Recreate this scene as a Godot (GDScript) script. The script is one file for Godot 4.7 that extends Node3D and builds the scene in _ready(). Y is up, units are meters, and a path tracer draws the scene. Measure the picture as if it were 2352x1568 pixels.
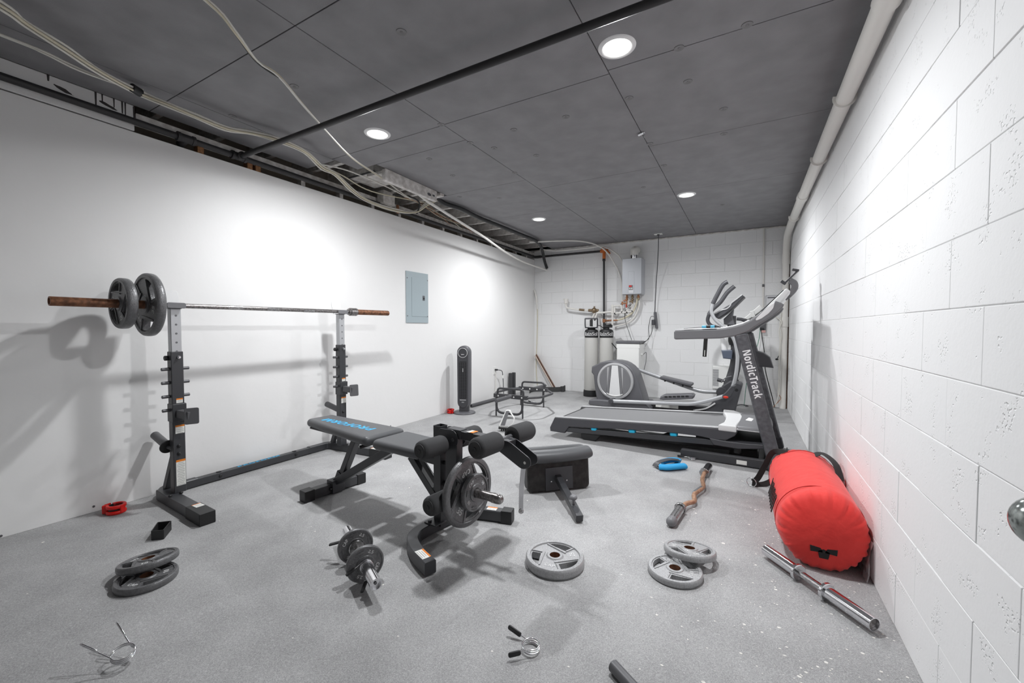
extends Node3D
# A basement gym: block walls, dark ceiling panels, rubber floor, weight rack, bench, treadmill, elliptical.
# World: y up, metres; the long room runs along -z, the camera stands at the origin's plan position.

const XR := 0.512      # face of the block wall on the right
const XL := -3.52      # face of the white wall on the left
const ZB := -7.07      # face of the block wall at the back
const YC := 2.6        # underside of the ceiling panels

var M := {}
var taken := {}
var rng := RandomNumberGenerator.new()


# ---------------------------------------------------------------- mesh builder
class MB:
	var V := PackedVector3Array()
	var N := PackedVector3Array()
	var T := Transform3D()

	func tri(a: Vector3, b: Vector3, c: Vector3, na := Vector3.ZERO, nb := Vector3.ZERO, nc := Vector3.ZERO) -> void:
		var g := (b - a).cross(c - a)
		if g.length_squared() < 1e-16:
			return
		if na == Vector3.ZERO:
			na = g.normalized(); nb = na; nc = na
		elif g.dot(na + nb + nc) < 0.0:
			var t := b; b = c; c = t
			t = nb; nb = nc; nc = t
		V.append(T * a); V.append(T * c); V.append(T * b)
		N.append((T.basis * na).normalized()); N.append((T.basis * nc).normalized()); N.append((T.basis * nb).normalized())

	func quad(a: Vector3, b: Vector3, c: Vector3, d: Vector3, na := Vector3.ZERO, nb := Vector3.ZERO, nc := Vector3.ZERO, nd := Vector3.ZERO) -> void:
		if na == Vector3.ZERO:
			na = (c - a).cross(d - b).normalized(); nb = na; nc = na; nd = na
		tri(a, b, c, na, nb, nc)
		tri(a, c, d, na, nc, nd)

	func box(c: Vector3, s: Vector3, bas := Basis(), bev := 0.003) -> MB:
		var h := s * 0.5
		var b: float = minf(bev, minf(h.x, minf(h.y, h.z)) * 0.95)
		var ax := [Vector3.RIGHT, Vector3.UP, Vector3.BACK]
		var p := func(sg: Vector3, f: int) -> Vector3:
			var v := Vector3(sg.x * (h.x - b), sg.y * (h.y - b), sg.z * (h.z - b))
			v[f] = sg[f] * h[f]
			return c + bas * v
		for f in 3:
			var u := (f + 1) % 3
			var w := (f + 2) % 3
			for e in [-1.0, 1.0]:
				var n: Vector3 = bas * (ax[f] * e)
				var q := []
				for k in [[-1, -1], [1, -1], [1, 1], [-1, 1]]:
					var sg := Vector3.ZERO
					sg[f] = e; sg[u] = k[0]; sg[w] = k[1]
					q.append(p.call(sg, f))
				quad(q[0], q[1], q[2], q[3], n, n, n, n)
		for f in 3:
			var u := (f + 1) % 3
			var w := (f + 2) % 3
			for e1 in [-1.0, 1.0]:
				for e2 in [-1.0, 1.0]:
					var s0 := Vector3.ZERO
					s0[u] = e1; s0[w] = e2
					var s1 := s0
					s0[f] = -1.0; s1[f] = 1.0
					var nu: Vector3 = bas * (ax[u] * e1)
					var nw: Vector3 = bas * (ax[w] * e2)
					quad(p.call(s0, u), p.call(s1, u), p.call(s1, w), p.call(s0, w), nu, nu, nw, nw)
		for sx in [-1.0, 1.0]:
			for sy in [-1.0, 1.0]:
				for sz in [-1.0, 1.0]:
					var sg := Vector3(sx, sy, sz)
					tri(p.call(sg, 0), p.call(sg, 1), p.call(sg, 2), bas * (ax[0] * sx), bas * (ax[1] * sy), bas * (ax[2] * sz))
		return self

	static func frame(t: Vector3, up: Vector3) -> Basis:
		# columns: side, up, -t  (looking along t)
		var z := t.normalized()
		if absf(z.dot(up.normalized())) > 0.98:
			up = Vector3.RIGHT if absf(z.x) < 0.9 else Vector3.BACK
		var s := z.cross(up).normalized()
		return Basis(s, s.cross(z).normalized(), -z)

	func bar(a: Vector3, b: Vector3, w: float, hh: float, up := Vector3.UP, bev := 0.004) -> MB:
		var bs := MB.frame(b - a, up)
		return box((a + b) * 0.5, Vector3(w, hh, (b - a).length()), bs, bev)

	func lathe(at: Vector3, axis: Vector3, prof: Array, seg := 24, sharp := 0.75) -> MB:
		# prof: Vector2(radius, distance along axis), ordered so that outside lies to the right of the way
		var y := axis.normalized()
		var x := (Vector3.RIGHT if absf(y.x) < 0.9 else Vector3.BACK)
		x = (x - y * x.dot(y)).normalized()
		var z := x.cross(y)
		var n := prof.size()
		var nn := []
		for i in n - 1:
			var d: Vector2 = prof[i + 1] - prof[i]
			nn.append(Vector2(d.y, -d.x).normalized())
		for i in n - 1:
			var n0: Vector2 = nn[i]
			var n1: Vector2 = nn[i]
			if i > 0 and nn[i - 1].dot(nn[i]) > sharp:
				n0 = (nn[i - 1] + nn[i]).normalized()
			if i < n - 2 and nn[i + 1].dot(nn[i]) > sharp:
				n1 = (nn[i + 1] + nn[i]).normalized()
			for k in seg:
				var t0 := TAU * k / seg
				var t1 := TAU * (k + 1) / seg
				var r0 := x * cos(t0) + z * sin(t0)
				var r1 := x * cos(t1) + z * sin(t1)
				var a: Vector3 = at + r0 * prof[i].x + y * prof[i].y
				var b: Vector3 = at + r1 * prof[i].x + y * prof[i].y
				var c: Vector3 = at + r1 * prof[i + 1].x + y * prof[i + 1].y
				var d: Vector3 = at + r0 * prof[i + 1].x + y * prof[i + 1].y
				quad(a, b, c, d, r0 * n0.x + y * n0.y, r1 * n0.x + y * n0.y, r1 * n1.x + y * n1.y, r0 * n1.x + y * n1.y)
		return self

	func rod(a: Vector3, b: Vector3, r: float, seg := 18, bev := 0.002, r2 := -1.0) -> MB:
		var l := (b - a).length()
		var q := r if r2 < 0.0 else r2
		var e: float = minf(bev, minf(minf(r, q) * 0.6, l * 0.3))
		return lathe(a, b - a, [Vector2(0, 0), Vector2(r - e, 0), Vector2(r, e), Vector2(q, l - e), Vector2(q - e, l), Vector2(0, l)], seg)

	func ball(c: Vector3, r: Vector3, axis := Vector3.UP, seg := 20, rows := 10) -> MB:
		var old := T
		var p := []
		for i in rows + 1:
			var t := PI * i / rows
			p.append(Vector2(sin(t), -cos(t)))
		var keep := V.size()
		lathe(Vector3.ZERO, Vector3.UP, p, seg, -1.0)
		var bs := Basis()
		if axis != Vector3.UP:
			bs = Basis(Quaternion(Vector3.UP, axis.normalized()))
		for i in range(keep, V.size()):
			var v := T.affine_inverse() * V[i]
			var n := T.basis.inverse() * N[i]
			V[i] = T * (c + bs * (v * r))
			N[i] = (T.basis * (bs * (n / r))).normalized()
		T = old
		return self

	static func circle(r: float, seg: int, ry := -1.0) -> PackedVector2Array:
		var o := PackedVector2Array()
		for k in seg:
			var t := TAU * k / seg
			o.append(Vector2(r * cos(t), (r if ry < 0.0 else ry) * sin(t)))
		return o

	static func rect(w: float, hh: float, ch := 0.004) -> PackedVector2Array:
		var x := w * 0.5
		var y := hh * 0.5
		var c: float = minf(ch, minf(x, y) * 0.9)
		return PackedVector2Array([Vector2(x, -y + c), Vector2(x, y - c), Vector2(x - c, y), Vector2(-x + c, y), Vector2(-x, y - c), Vector2(-x, -y + c), Vector2(-x + c, -y), Vector2(x - c, -y)])

	static func fillet(pts: Array, rad: float, n := 6) -> PackedVector3Array:
		var o := PackedVector3Array()
		o.append(pts[0])
		for i in range(1, pts.size() - 1):
			var p: Vector3 = pts[i]
			var a: Vector3 = pts[i - 1] - p
			var b: Vector3 = pts[i + 1] - p
			var d: float = minf(rad, minf(a.length(), b.length()) * 0.49)
			var s := p + a.normalized() * d
			var e := p + b.normalized() * d
			for k in n + 1:
				var t := float(k) / n
				o.append(s.lerp(p, t).lerp(p.lerp(e, t), t))
		o.append(pts[pts.size() - 1])
		return o

	static func smooth(pts: Array, per := 6) -> PackedVector3Array:
		var o := PackedVector3Array()
		var n := pts.size()
		for i in n - 1:
			var p0: Vector3 = pts[maxi(i - 1, 0)]
			var p1: Vector3 = pts[i]
			var p2: Vector3 = pts[i + 1]
			var p3: Vector3 = pts[mini(i + 2, n - 1)]
			for k in per:
				o.append(p1.cubic_interpolate(p2, p0, p3, float(k) / per))
		o.append(pts[n - 1])
		return o

	func sweep(path: PackedVector3Array, prof: PackedVector2Array, up := Vector3.ZERO, smoothed := true, closed := false, taper := []) -> MB:
		var n := path.size()
		var m := prof.size()
		var sides := []
		var ups := []
		var prev := Vector3.ZERO
		for i in n:
			var a := path[i - 1] if i > 0 else (path[n - 1] if closed else path[0])
			var b := path[i + 1] if i < n - 1 else (path[0] if closed else path[n - 1])
			var t := (b - a).normalized()
			var u := up
			if up == Vector3.ZERO:
				u = prev
				if i == 0:
					u = Vector3.UP if absf(t.y) < 0.9 else Vector3.RIGHT
			var s := t.cross(u).normalized()
			u = s.cross(t).normalized()
			prev = u
			sides.append(s); ups.append(u)
		var en := []
		for j in m:
			var d := prof[(j + 1) % m] - prof[j]
			en.append(Vector2(d.y, -d.x).normalized())
		var rings := n if closed else n - 1
		for i in rings:
			var i2 := (i + 1) % n
			var k0: float = taper[i] if taper.size() else 1.0
			var k1: float = taper[i2] if taper.size() else 1.0
			for j in m:
				var j2 := (j + 1) % m
				var a: Vector3 = path[i] + sides[i] * (prof[j].x * k0) + ups[i] * (prof[j].y * k0)
				var b: Vector3 = path[i] + sides[i] * (prof[j2].x * k0) + ups[i] * (prof[j2].y * k0)
				var c: Vector3 = path[i2] + sides[i2] * (prof[j2].x * k1) + ups[i2] * (prof[j2].y * k1)
				var d: Vector3 = path[i2] + sides[i2] * (prof[j].x * k1) + ups[i2] * (prof[j].y * k1)
				var q0: Vector2 = en[j]
				var q1: Vector2 = en[j]
				if smoothed:
					q0 = (en[j] + en[(j + m - 1) % m]).normalized()
					q1 = (en[j] + en[j2]).normalized()
				quad(a, b, c, d, sides[i] * q0.x + ups[i] * q0.y, sides[i] * q1.x + ups[i] * q1.y, sides[i2] * q1.x + ups[i2] * q1.y, sides[i2] * q0.x + ups[i2] * q0.y)
		if not closed:
			var tr := Geometry2D.triangulate_polygon(prof)
			for e in [0, n - 1]:
				var k: float = taper[e] if taper.size() else 1.0
				var nn: Vector3 = (path[0] - path[1]).normalized() if e == 0 else (path[n - 1] - path[n - 2]).normalized()
				for q in range(0, tr.size(), 3):
					var w := []
					for z in 3:
						var pp := prof[tr[q + z]]
						w.append(path[e] + sides[e] * (pp.x * k) + ups[e] * (pp.y * k))
					tri(w[0], w[1], w[2], nn, nn, nn)
		return self

	func tube(pts: Array, r: float, seg := 12, closed := false) -> MB:
		return sweep(PackedVector3Array(pts), MB.circle(r, seg), Vector3.ZERO, true, closed)

	static func inset(poly: PackedVector2Array, d: float) -> PackedVector2Array:
		var n := poly.size()
		var o := PackedVector2Array()
		for i in n:
			var e0 := (poly[i] - poly[(i + n - 1) % n]).normalized()
			var e1 := (poly[(i + 1) % n] - poly[i]).normalized()
			var n0 := Vector2(e0.y, -e0.x)
			var n1 := Vector2(e1.y, -e1.x)
			var k: float = maxf(0.35, 1.0 + n0.dot(n1))
			o.append(poly[i] - (n0 + n1) / k * d)
		return o

	static func roundpoly(pts: Array, rad: float, n := 5) -> PackedVector2Array:
		var o := PackedVector2Array()
		var m := pts.size()
		for i in m:
			var p: Vector2 = pts[i]
			var a: Vector2 = pts[(i + m - 1) % m] - p
			var b: Vector2 = pts[(i + 1) % m] - p
			var d: float = minf(rad, minf(a.length(), b.length()) * 0.49)
			var s := p + a.normalized() * d
			var e := p + b.normalized() * d
			for k in n + 1:
				var t := float(k) / n
				o.append(s.lerp(p, t).lerp(p.lerp(e, t), t))
		return o

	func prism(poly: PackedVector2Array, depth: float, bev := 0.003, steps := 1, x := Transform3D(), bottom := true) -> MB:
		# polygon in the XY plane of x, thick along its Z (centred)
		if Geometry2D.is_polygon_clockwise(poly):
			poly.reverse()
		var lay := []
		var h := depth * 0.5
		var e: float = minf(bev, h)
		for k in steps + 1:
			var t := PI * 0.5 * k / steps
			lay.append(Vector2(e * (1.0 - sin(t)), -h + e * (1.0 - cos(t))))
		for k in steps + 1:
			var t := PI * 0.5 * k / steps
			lay.append(Vector2(e * (1.0 - cos(t)), h - e * (1.0 - sin(t))))
		var n := poly.size()
		var rings := []
		for l in lay:
			rings.append(MB.inset(poly, l.x))
		var en := []
		for j in n:
			var d := poly[(j + 1) % n] - poly[j]
			en.append(Vector2(d.y, -d.x).normalized())
		var ln := []
		for i in lay.size() - 1:
			var d: Vector2 = lay[i + 1] - lay[i]
			ln.append(Vector2(d.y, d.x).normalized() if d.length() > 1e-7 else Vector2(1, 0))
		for i in lay.size() - 1:
			if (lay[i + 1] - lay[i]).length() < 1e-7:
				continue
			var m0: Vector2 = ln[i]
			var m1: Vector2 = ln[i]
			if i > 0 and ln[i - 1].dot(ln[i]) > 0.6:
				m0 = (ln[i - 1] + ln[i]).normalized()
			if i < ln.size() - 1 and ln[i + 1].dot(ln[i]) > 0.6:
				m1 = (ln[i + 1] + ln[i]).normalized()
			for j in n:
				var j2 := (j + 1) % n
				var q0: Vector2 = en[j]
				var q1: Vector2 = en[j]
				if en[(j + n - 1) % n].dot(en[j]) > 0.8:
					q0 = (en[(j + n - 1) % n] + en[j]).normalized()
				if en[j2].dot(en[j]) > 0.8:
					q1 = (en[j2] + en[j]).normalized()
				var a := Vector3(rings[i][j].x, rings[i][j].y, lay[i].y)
				var b := Vector3(rings[i][j2].x, rings[i][j2].y, lay[i].y)
				var c := Vector3(rings[i + 1][j2].x, rings[i + 1][j2].y, lay[i + 1].y)
				var d := Vector3(rings[i + 1][j].x, rings[i + 1][j].y, lay[i + 1].y)
				var B := x.basis
				quad(x * a, x * b, x * c, x * d, B * Vector3(q0.x * m0.x, q0.y * m0.x, m0.y), B * Vector3(q1.x * m0.x, q1.y * m0.x, m0.y), B * Vector3(q1.x * m1.x, q1.y * m1.x, m1.y), B * Vector3(q0.x * m1.x, q0.y * m1.x, m1.y))
		for e2 in [0, lay.size() - 1]:
			if e2 == 0 and not bottom:
				continue
			var nn := x.basis * Vector3(0, 0, -1.0 if e2 == 0 else 1.0)
			var tr := Geometry2D.triangulate_polygon(rings[e2])
			for q in range(0, tr.size(), 3):
				var w := []
				for z in 3:
					var pp: Vector2 = rings[e2][tr[q + z]]
					w.append(x * Vector3(pp.x, pp.y, lay[e2].y))
				tri(w[0], w[1], w[2], nn, nn, nn)
		return self

	func mesh() -> ArrayMesh:
		var a := []
		a.resize(Mesh.ARRAY_MAX)
		a[Mesh.ARRAY_VERTEX] = V
		a[Mesh.ARRAY_NORMAL] = N
		var m := ArrayMesh.new()
		m.add_surface_from_arrays(Mesh.PRIMITIVE_TRIANGLES, a)
		return m


# ---------------------------------------------------------------- scene tree helpers
func numbered(called: String) -> String:
	if not taken.has(called):
		taken[called] = 0
		return called
	taken[called] += 1
	return "%s_%03d" % [called, taken[called]]

func thing(called: String, label: String, category: String, at := Vector3.ZERO, turn := 0.0, group := "") -> Node3D:
	var o := Node3D.new()
	o.name = numbered(called)
	add_child(o)
	o.position = at
	o.rotation.y = deg_to_rad(turn)
	o.set_meta("label", label)
	o.set_meta("category", category)
	if group:
		o.set_meta("group", group)
	return o

func setting(called: String, label: String, category: String) -> Node3D:
	var o := thing(called, label, category)
	o.set_meta("kind", "structure")
	return o

func mb(t: Node3D = null) -> MB:
	# a builder that takes world coordinates for the parts of t
	var b := MB.new()
	if t:
		b.T = Transform3D(t.basis, t.position).affine_inverse()
	return b

func put(parent: Node3D, called: String, mesh: Mesh, m: Material, label := "") -> MeshInstance3D:
	var o := MeshInstance3D.new()
	o.name = called
	o.mesh = mesh
	o.material_override = m
	parent.add_child(o, true)
	if label:
		o.set_meta("label", label)
	return o

func part(parent: Node3D, called: String, b: MB, m: Material, label := "") -> MeshInstance3D:
	return put(parent, called, b.mesh(), m, label)

func twin(o: Node3D, label := "", at = null, turn = null) -> Node3D:
	var c: Node3D = o.duplicate()
	var base := String(o.name)
	if base.length() > 4 and base.substr(base.length() - 4, 1) == "_" and base.substr(base.length() - 3).is_valid_int():
		base = base.substr(0, base.length() - 4)
	c.name = numbered(base)
	add_child(c)
	if label:
		c.set_meta("label", label)
	if at != null:
		c.position = at
	if turn != null:
		c.rotation.y = deg_to_rad(turn)
	return c

func text_mesh(s: String, high: float, depth := 0.001, bold := 700, italic := false, fam := "Droid Sans", squeeze := 1.0) -> Array:
	# arrays of a text laid out in XY, centred, scaled so that its box is `high` metres tall
	var f := SystemFont.new()
	f.font_names = PackedStringArray([fam])
	f.font_weight = bold
	f.font_italic = italic
	var tm := TextMesh.new()
	tm.font = f
	tm.text = s
	tm.font_size = 64
	tm.pixel_size = 0.01
	tm.depth = 0.02
	tm.curve_step = 2.0
	var a := tm.get_mesh_arrays()
	var v: PackedVector3Array = a[Mesh.ARRAY_VERTEX]
	var lo := Vector3(1e9, 1e9, 1e9)
	var hi := -lo
	for p in v:
		lo = lo.min(p); hi = hi.max(p)
	var c := (lo + hi) * 0.5
	var k: float = high / maxf(hi.y - lo.y, 1e-6)
	for i in v.size():
		var p := (v[i] - c) * k
		v[i] = Vector3(p.x * squeeze, p.y, (v[i].z - c.z) / 0.02 * depth)
	a[Mesh.ARRAY_VERTEX] = v
	return a

func text_on(parent: Node3D, called: String, s: String, high: float, x: Transform3D, m: Material, bold := 700, italic := false, squeeze := 1.0, fam := "Droid Sans", bend := 0.0) -> MeshInstance3D:
	# x: where the text's centre stands; its Z points out of the surface; bend > 0 wraps it round a cylinder of that radius
	var a := text_mesh(s, high, 0.0012, bold, italic, fam, squeeze)
	var v: PackedVector3Array = a[Mesh.ARRAY_VERTEX]
	var n: PackedVector3Array = a[Mesh.ARRAY_NORMAL]
	for i in v.size():
		var p := v[i]
		if bend > 0.0:
			var t := p.x / bend
			var r := bend + p.z
			n[i] = x.basis * (Basis(Vector3.UP, t) * n[i])
			p = Vector3(sin(t) * r, p.y, cos(t) * r - bend)
		else:
			n[i] = x.basis * n[i]
		v[i] = x * p
	var arr := []
	arr.resize(Mesh.ARRAY_MAX)
	arr[Mesh.ARRAY_VERTEX] = v
	arr[Mesh.ARRAY_NORMAL] = n
	if a[Mesh.ARRAY_INDEX] != null:
		arr[Mesh.ARRAY_INDEX] = a[Mesh.ARRAY_INDEX]
	var am := ArrayMesh.new()
	am.add_surface_from_arrays(Mesh.PRIMITIVE_TRIANGLES, arr)
	return put(parent, called, am, m)

func facing(at: Vector3, out: Vector3, up := Vector3.UP) -> Transform3D:
	var z := out.normalized()
	var x := up.cross(z).normalized()
	return Transform3D(Basis(x, z.cross(x).normalized(), z), at)


# ---------------------------------------------------------------- materials
func noise_image(n: int, freq: float, seed_: int, oct := 3, typ := FastNoiseLite.TYPE_SIMPLEX_SMOOTH) -> Image:
	var f := FastNoiseLite.new()
	f.noise_type = typ
	f.seed = seed_
	f.frequency = freq
	f.fractal_octaves = oct
	return f.get_seamless_image(n, n)

func tex(im: Image) -> ImageTexture:
	return ImageTexture.create_from_image(im)

func mat(called: String, c: Color, rough := 0.6, metal := 0.0, spec := 0.5) -> StandardMaterial3D:
	var m := StandardMaterial3D.new()
	m.resource_name = called
	m.albedo_color = c
	m.roughness = rough
	m.metallic = metal
	m.metallic_specular = spec
	M[called] = m
	return m

func tri_map(m: StandardMaterial3D, metres: float, world := true) -> void:
	m.uv1_triplanar = true
	m.uv1_world_triplanar = world
	m.uv1_scale = Vector3.ONE / metres

func bump(m: StandardMaterial3D, im: Image, amount_cm: float) -> void:
	m.heightmap_enabled = true
	m.heightmap_texture = tex(im)
	m.heightmap_scale = amount_cm

func tint(im: Image, lo: Color, hi: Color, gamma := 1.0) -> Image:
	var n := im.get_width()
	var o := Image.create(n, n, false, Image.FORMAT_RGB8)
	for y in n:
		for x in n:
			o.set_pixel(x, y, lo.lerp(hi, pow(im.get_pixel(x, y).r, gamma)))
	return o


func _ready() -> void:
	# camera: 14.6 mm full-frame equivalent, 1.145 m above the floor, turned left of the room's axis
	var cam := Camera3D.new()
	cam.name = "camera"
	cam.fov = 78.945
	cam.near = 0.05
	cam.far = 60.0
	add_child(cam)
	cam.position = Vector3(0, 1.145, 0)
	cam.rotation = Vector3(deg_to_rad(-1.865), deg_to_rad(29.55), 0)
	cam.current = true
	var env := Environment.new()
	env.background_mode = Environment.BG_COLOR
	env.background_color = Color(0, 0, 0)
	env.ambient_light_source = Environment.AMBIENT_SOURCE_DISABLED
	env.tonemap_mode = Environment.TONE_MAPPER_LINEAR
	env.tonemap_exposure = 1.0
	env.sdfgi_enabled = true
	env.ssao_enabled = true
	env.ssil_enabled = true
	var we := WorldEnvironment.new()
	we.name = "environment"
	we.environment = env
	add_child(we)
	rng.seed = 20240611
	materials()
	room()
	ceiling_lights()
	overhead()
	build_things()


const LAMP_ENERGY := 5.6

func ceiling_lights() -> void:
	var spots := [[Vector3(-0.61, YC, -2.18), "round ceiling light, the largest and nearest, over the red bag's end"], [Vector3(-2.434, YC, -2.248), "round ceiling light near the hole in the ceiling"], [Vector3(-2.445, YC, -5.044), "round ceiling light far back on the white wall's side"], [Vector3(-0.599, YC, -4.924), "round ceiling light far back over the treadmill"]]
	for s in spots:
		var t := thing("ceiling_light", s[1], "light", s[0], 0.0, "recessed ceiling lights")
		var ring := MB.new().lathe(Vector3.ZERO, Vector3.DOWN, [Vector2(0.073, 0.0), Vector2(0.073, 0.006), Vector2(0.078, 0.009), Vector2(0.093, 0.004), Vector2(0.096, 0.0)], 40)
		part(t, "trim_ring", ring, M.lamp_trim)
		part(t, "lens", MB.new().lathe(Vector3.ZERO, Vector3.DOWN, [Vector2(0.0735, 0.004), Vector2(0.05, 0.0055), Vector2(0.0, 0.006)], 40), M.lamp_lens, "glowing white lens")
		var l := SpotLight3D.new()            # a recessed lamp throws a cone with a soft edge
		l.name = "light"
		l.spot_angle = 88.5
		l.spot_angle_attenuation = 0.85
		l.spot_range = 14.0
		l.spot_attenuation = 2.0
		l.light_size = 0.06
		l.light_energy = LAMP_ENERGY
		l.light_color = Color(0.985, 0.992, 1.0)
		l.shadow_enabled = true
		t.add_child(l)
		l.position = Vector3(0, -0.012, 0)
		l.rotation.x = -PI / 2


func pitted(n: int) -> Image:
	# brushed paint over block: a gentle skin with clusters of small unfilled pores
	var fine := noise_image(n, 0.09, 13, 3)
	var where := noise_image(n, 0.008, 14, 4)
	var skin := noise_image(n, 0.03, 15, 3)
	var o := Image.create(n, n, false, Image.FORMAT_L8)
	for y in n:
		for x in n:
			var w := clampf((where.get_pixel(x, y).r - 0.55) * 5.0, 0.0, 1.0)
			var p := clampf((fine.get_pixel(x, y).r - (0.86 - 0.22 * w)) * 9.0, 0.0, 1.0)
			o.set_pixel(x, y, Color(0.82 + 0.10 * (skin.get_pixel(x, y).r - 0.5) + 0.05 * (fine.get_pixel(x, y).r - 0.5) - 0.7 * p * (0.25 + 0.75 * w), 0, 0))
	return o


func materials() -> void:
	var grain := noise_image(512, 0.35, 3, 2)
	var soft := noise_image(512, 0.012, 5, 4)
	var pits := noise_image(1024, 0.03, 9, 5)
	# rubber floor: fine crumb, a few pale specks
	var fl := Image.create(1024, 1024, false, Image.FORMAT_RGB8)
	var broad := noise_image(1024, 0.006, 21, 4)
	var r := RandomNumberGenerator.new()
	r.seed = 77
	for y in 1024:
		for x in 1024:
			var v := 0.625 + r.randf_range(-0.075, 0.075) + (broad.get_pixel(x, y).r - 0.5) * 0.07
			if r.randf() < 0.02:
				v += 0.12
			fl.set_pixel(x, y, Color(v, v * 0.998, v * 1.0))
	var m := mat("rubber_floor", Color(1, 1, 1), 0.82)
	m.albedo_texture = tex(fl)
	tri_map(m, 2.2)
	bump(m, grain, 0.06)
	# painted masonry
	m = mat("block_paint", Color(0.925, 0.925, 0.925), 0.62)
	bump(m, pits, 0.10)
	tri_map(m, 0.9)
	m = mat("block_paint_coarse", Color(0.93, 0.93, 0.93), 0.62)
	bump(m, pitted(1024), 0.30)
	tri_map(m, 1.25)
	mat("mortar", Color(0.92, 0.92, 0.92), 0.8)
	m = mat("wall_paint", Color(0.925, 0.922, 0.918), 0.5)
	bump(m, soft, 0.12)
	tri_map(m, 1.1)
	# ceiling boards: dark grey paint with a faint mottle
	m = mat("ceiling_paint", Color(1, 1, 1), 0.7)
	m.albedo_texture = tex(tint(noise_image(512, 0.01, 31, 5), Color(0.50, 0.495, 0.505), Color(0.56, 0.555, 0.565)))
	bump(m, grain, 0.05)
	tri_map(m, 1.3)
	mat("washer_paint", Color(0.48, 0.475, 0.48), 0.55)
	m = mat("white_timber", Color(1, 1, 1), 0.6)
	m.albedo_texture = tex(tint(noise_image(256, 0.03, 41, 4), Color(0.70, 0.68, 0.66), Color(0.93, 0.92, 0.91)))
	bump(m, pits, 0.2)
	tri_map(m, 0.6)
	m = mat("bare_wood", Color(1, 1, 1), 0.75)
	m.albedo_texture = tex(tint(noise_image(256, 0.04, 43, 3), Color(0.55, 0.38, 0.25), Color(0.74, 0.56, 0.40)))
	tri_map(m, 0.3)
	mat("void_boarding", Color(0.62, 0.58, 0.54), 0.9)
	mat("drip_paint", Color(0.24, 0.22, 0.22), 0.5)
	mat("iron_pipe", Color(0.20, 0.195, 0.2), 0.5, 0.2)
	mat("lamp_trim", Color(0.93, 0.93, 0.93), 0.4)
	m = mat("lamp_lens", Color(1, 1, 1), 0.4)
	m.emission_enabled = true
	m.emission = Color(1, 0.99, 0.97)
	m.emission_energy_multiplier = 4.0
	mat("cable_white", Color(0.86, 0.85, 0.82), 0.45)
	mat("cable_yellowed", Color(0.82, 0.79, 0.70), 0.5)
	mat("hose_black", Color(0.14, 0.14, 0.145), 0.45)
	mat("pvc_white", Color(0.90, 0.89, 0.87), 0.35)
	# things
	m = mat("black_steel", Color(0.215, 0.218, 0.23), 0.38, 0.0, 0.55)
	bump(m, grain, 0.012); tri_map(m, 0.12, false)
	mat("grey_steel", Color(0.36, 0.36, 0.37), 0.4, 0.2)
	mat("silver_tube", Color(0.72, 0.725, 0.735), 0.32, 0.35)
	mat("chrome", Color(0.86, 0.86, 0.87), 0.12, 1.0)
	m = mat("worn_chrome", Color(1, 1, 1), 0.22, 1.0)
	m.albedo_texture = tex(tint(noise_image(256, 0.03, 51, 4), Color(0.55, 0.54, 0.53), Color(0.86, 0.86, 0.87)))
	tri_map(m, 0.12, false)
	m = mat("bar_steel", Color(1, 1, 1), 0.3, 0.85)
	m.albedo_texture = tex(tint(noise_image(256, 0.04, 53, 4), Color(0.38, 0.36, 0.35), Color(0.74, 0.73, 0.73)))
	tri_map(m, 0.15, false)
	m = mat("rusty_sleeve", Color(1, 1, 1), 0.45, 0.5)
	m.albedo_texture = tex(tint(noise_image(256, 0.02, 55, 5), Color(0.26, 0.18, 0.14), Color(0.70, 0.48, 0.35)))
	tri_map(m, 0.2, false)
	m = mat("rust_tan", Color(1, 1, 1), 0.5, 0.3)
	m.albedo_texture = tex(tint(noise_image(256, 0.03, 56, 4), Color(0.52, 0.38, 0.29), Color(0.78, 0.63, 0.52)))
	tri_map(m, 0.2, false)
	# cast iron with a hammered enamel
	m = mat("cast_iron", Color(1, 1, 1), 0.36, 0.25)
	m.albedo_texture = tex(tint(noise_image(256, 0.03, 57, 4), Color(0.36, 0.36, 0.365), Color(0.47, 0.47, 0.475)))
	bump(m, noise_image(256, 0.06, 58, 3), 0.09)
	tri_map(m, 0.12, false)
	m = mat("cast_iron_pale", Color(1, 1, 1), 0.38, 0.25)
	m.albedo_texture = tex(tint(noise_image(256, 0.05, 59, 4), Color(0.56, 0.56, 0.565), Color(0.72, 0.72, 0.725)))
	bump(m, noise_image(256, 0.08, 60, 3), 0.1)
	tri_map(m, 0.12, false)
	mat("steel_and_hole_shade", Color(0.40, 0.40, 0.41), 0.5)  # grey of the bolt ends; also stands for shade in the post holes
	m = mat("vinyl", Color(0.31, 0.315, 0.325), 0.42)
	bump(m, noise_image(256, 0.12, 61, 2), 0.02); tri_map(m, 0.1, false)
	m = mat("foam", Color(0.24, 0.24, 0.245), 0.95)
	bump(m, noise_image(256, 0.2, 62, 2), 0.12); tri_map(m, 0.1, false)
	mat("plastic_black", Color(0.13, 0.13, 0.135), 0.5)
	mat("plastic_dark", Color(0.27, 0.27, 0.285), 0.45)
	mat("plastic_mid", Color(0.45, 0.45, 0.46), 0.42)
	mat("silver_plastic", Color(0.70, 0.70, 0.705), 0.35, 0.15)
	mat("light_plastic", Color(0.86, 0.86, 0.86), 0.4)
	mat("white_plastic", Color(0.93, 0.93, 0.92), 0.4)
	mat("sticker_white", Color(0.90, 0.90, 0.88), 0.5)
	mat("sticker_orange", Color(0.88, 0.50, 0.12), 0.5)
	mat("sticker_ink", Color(0.45, 0.45, 0.45), 0.6)
	mat("print_blue", Color(0.20, 0.66, 0.86), 0.5)
	mat("print_white", Color(0.92, 0.92, 0.92), 0.5)
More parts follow.
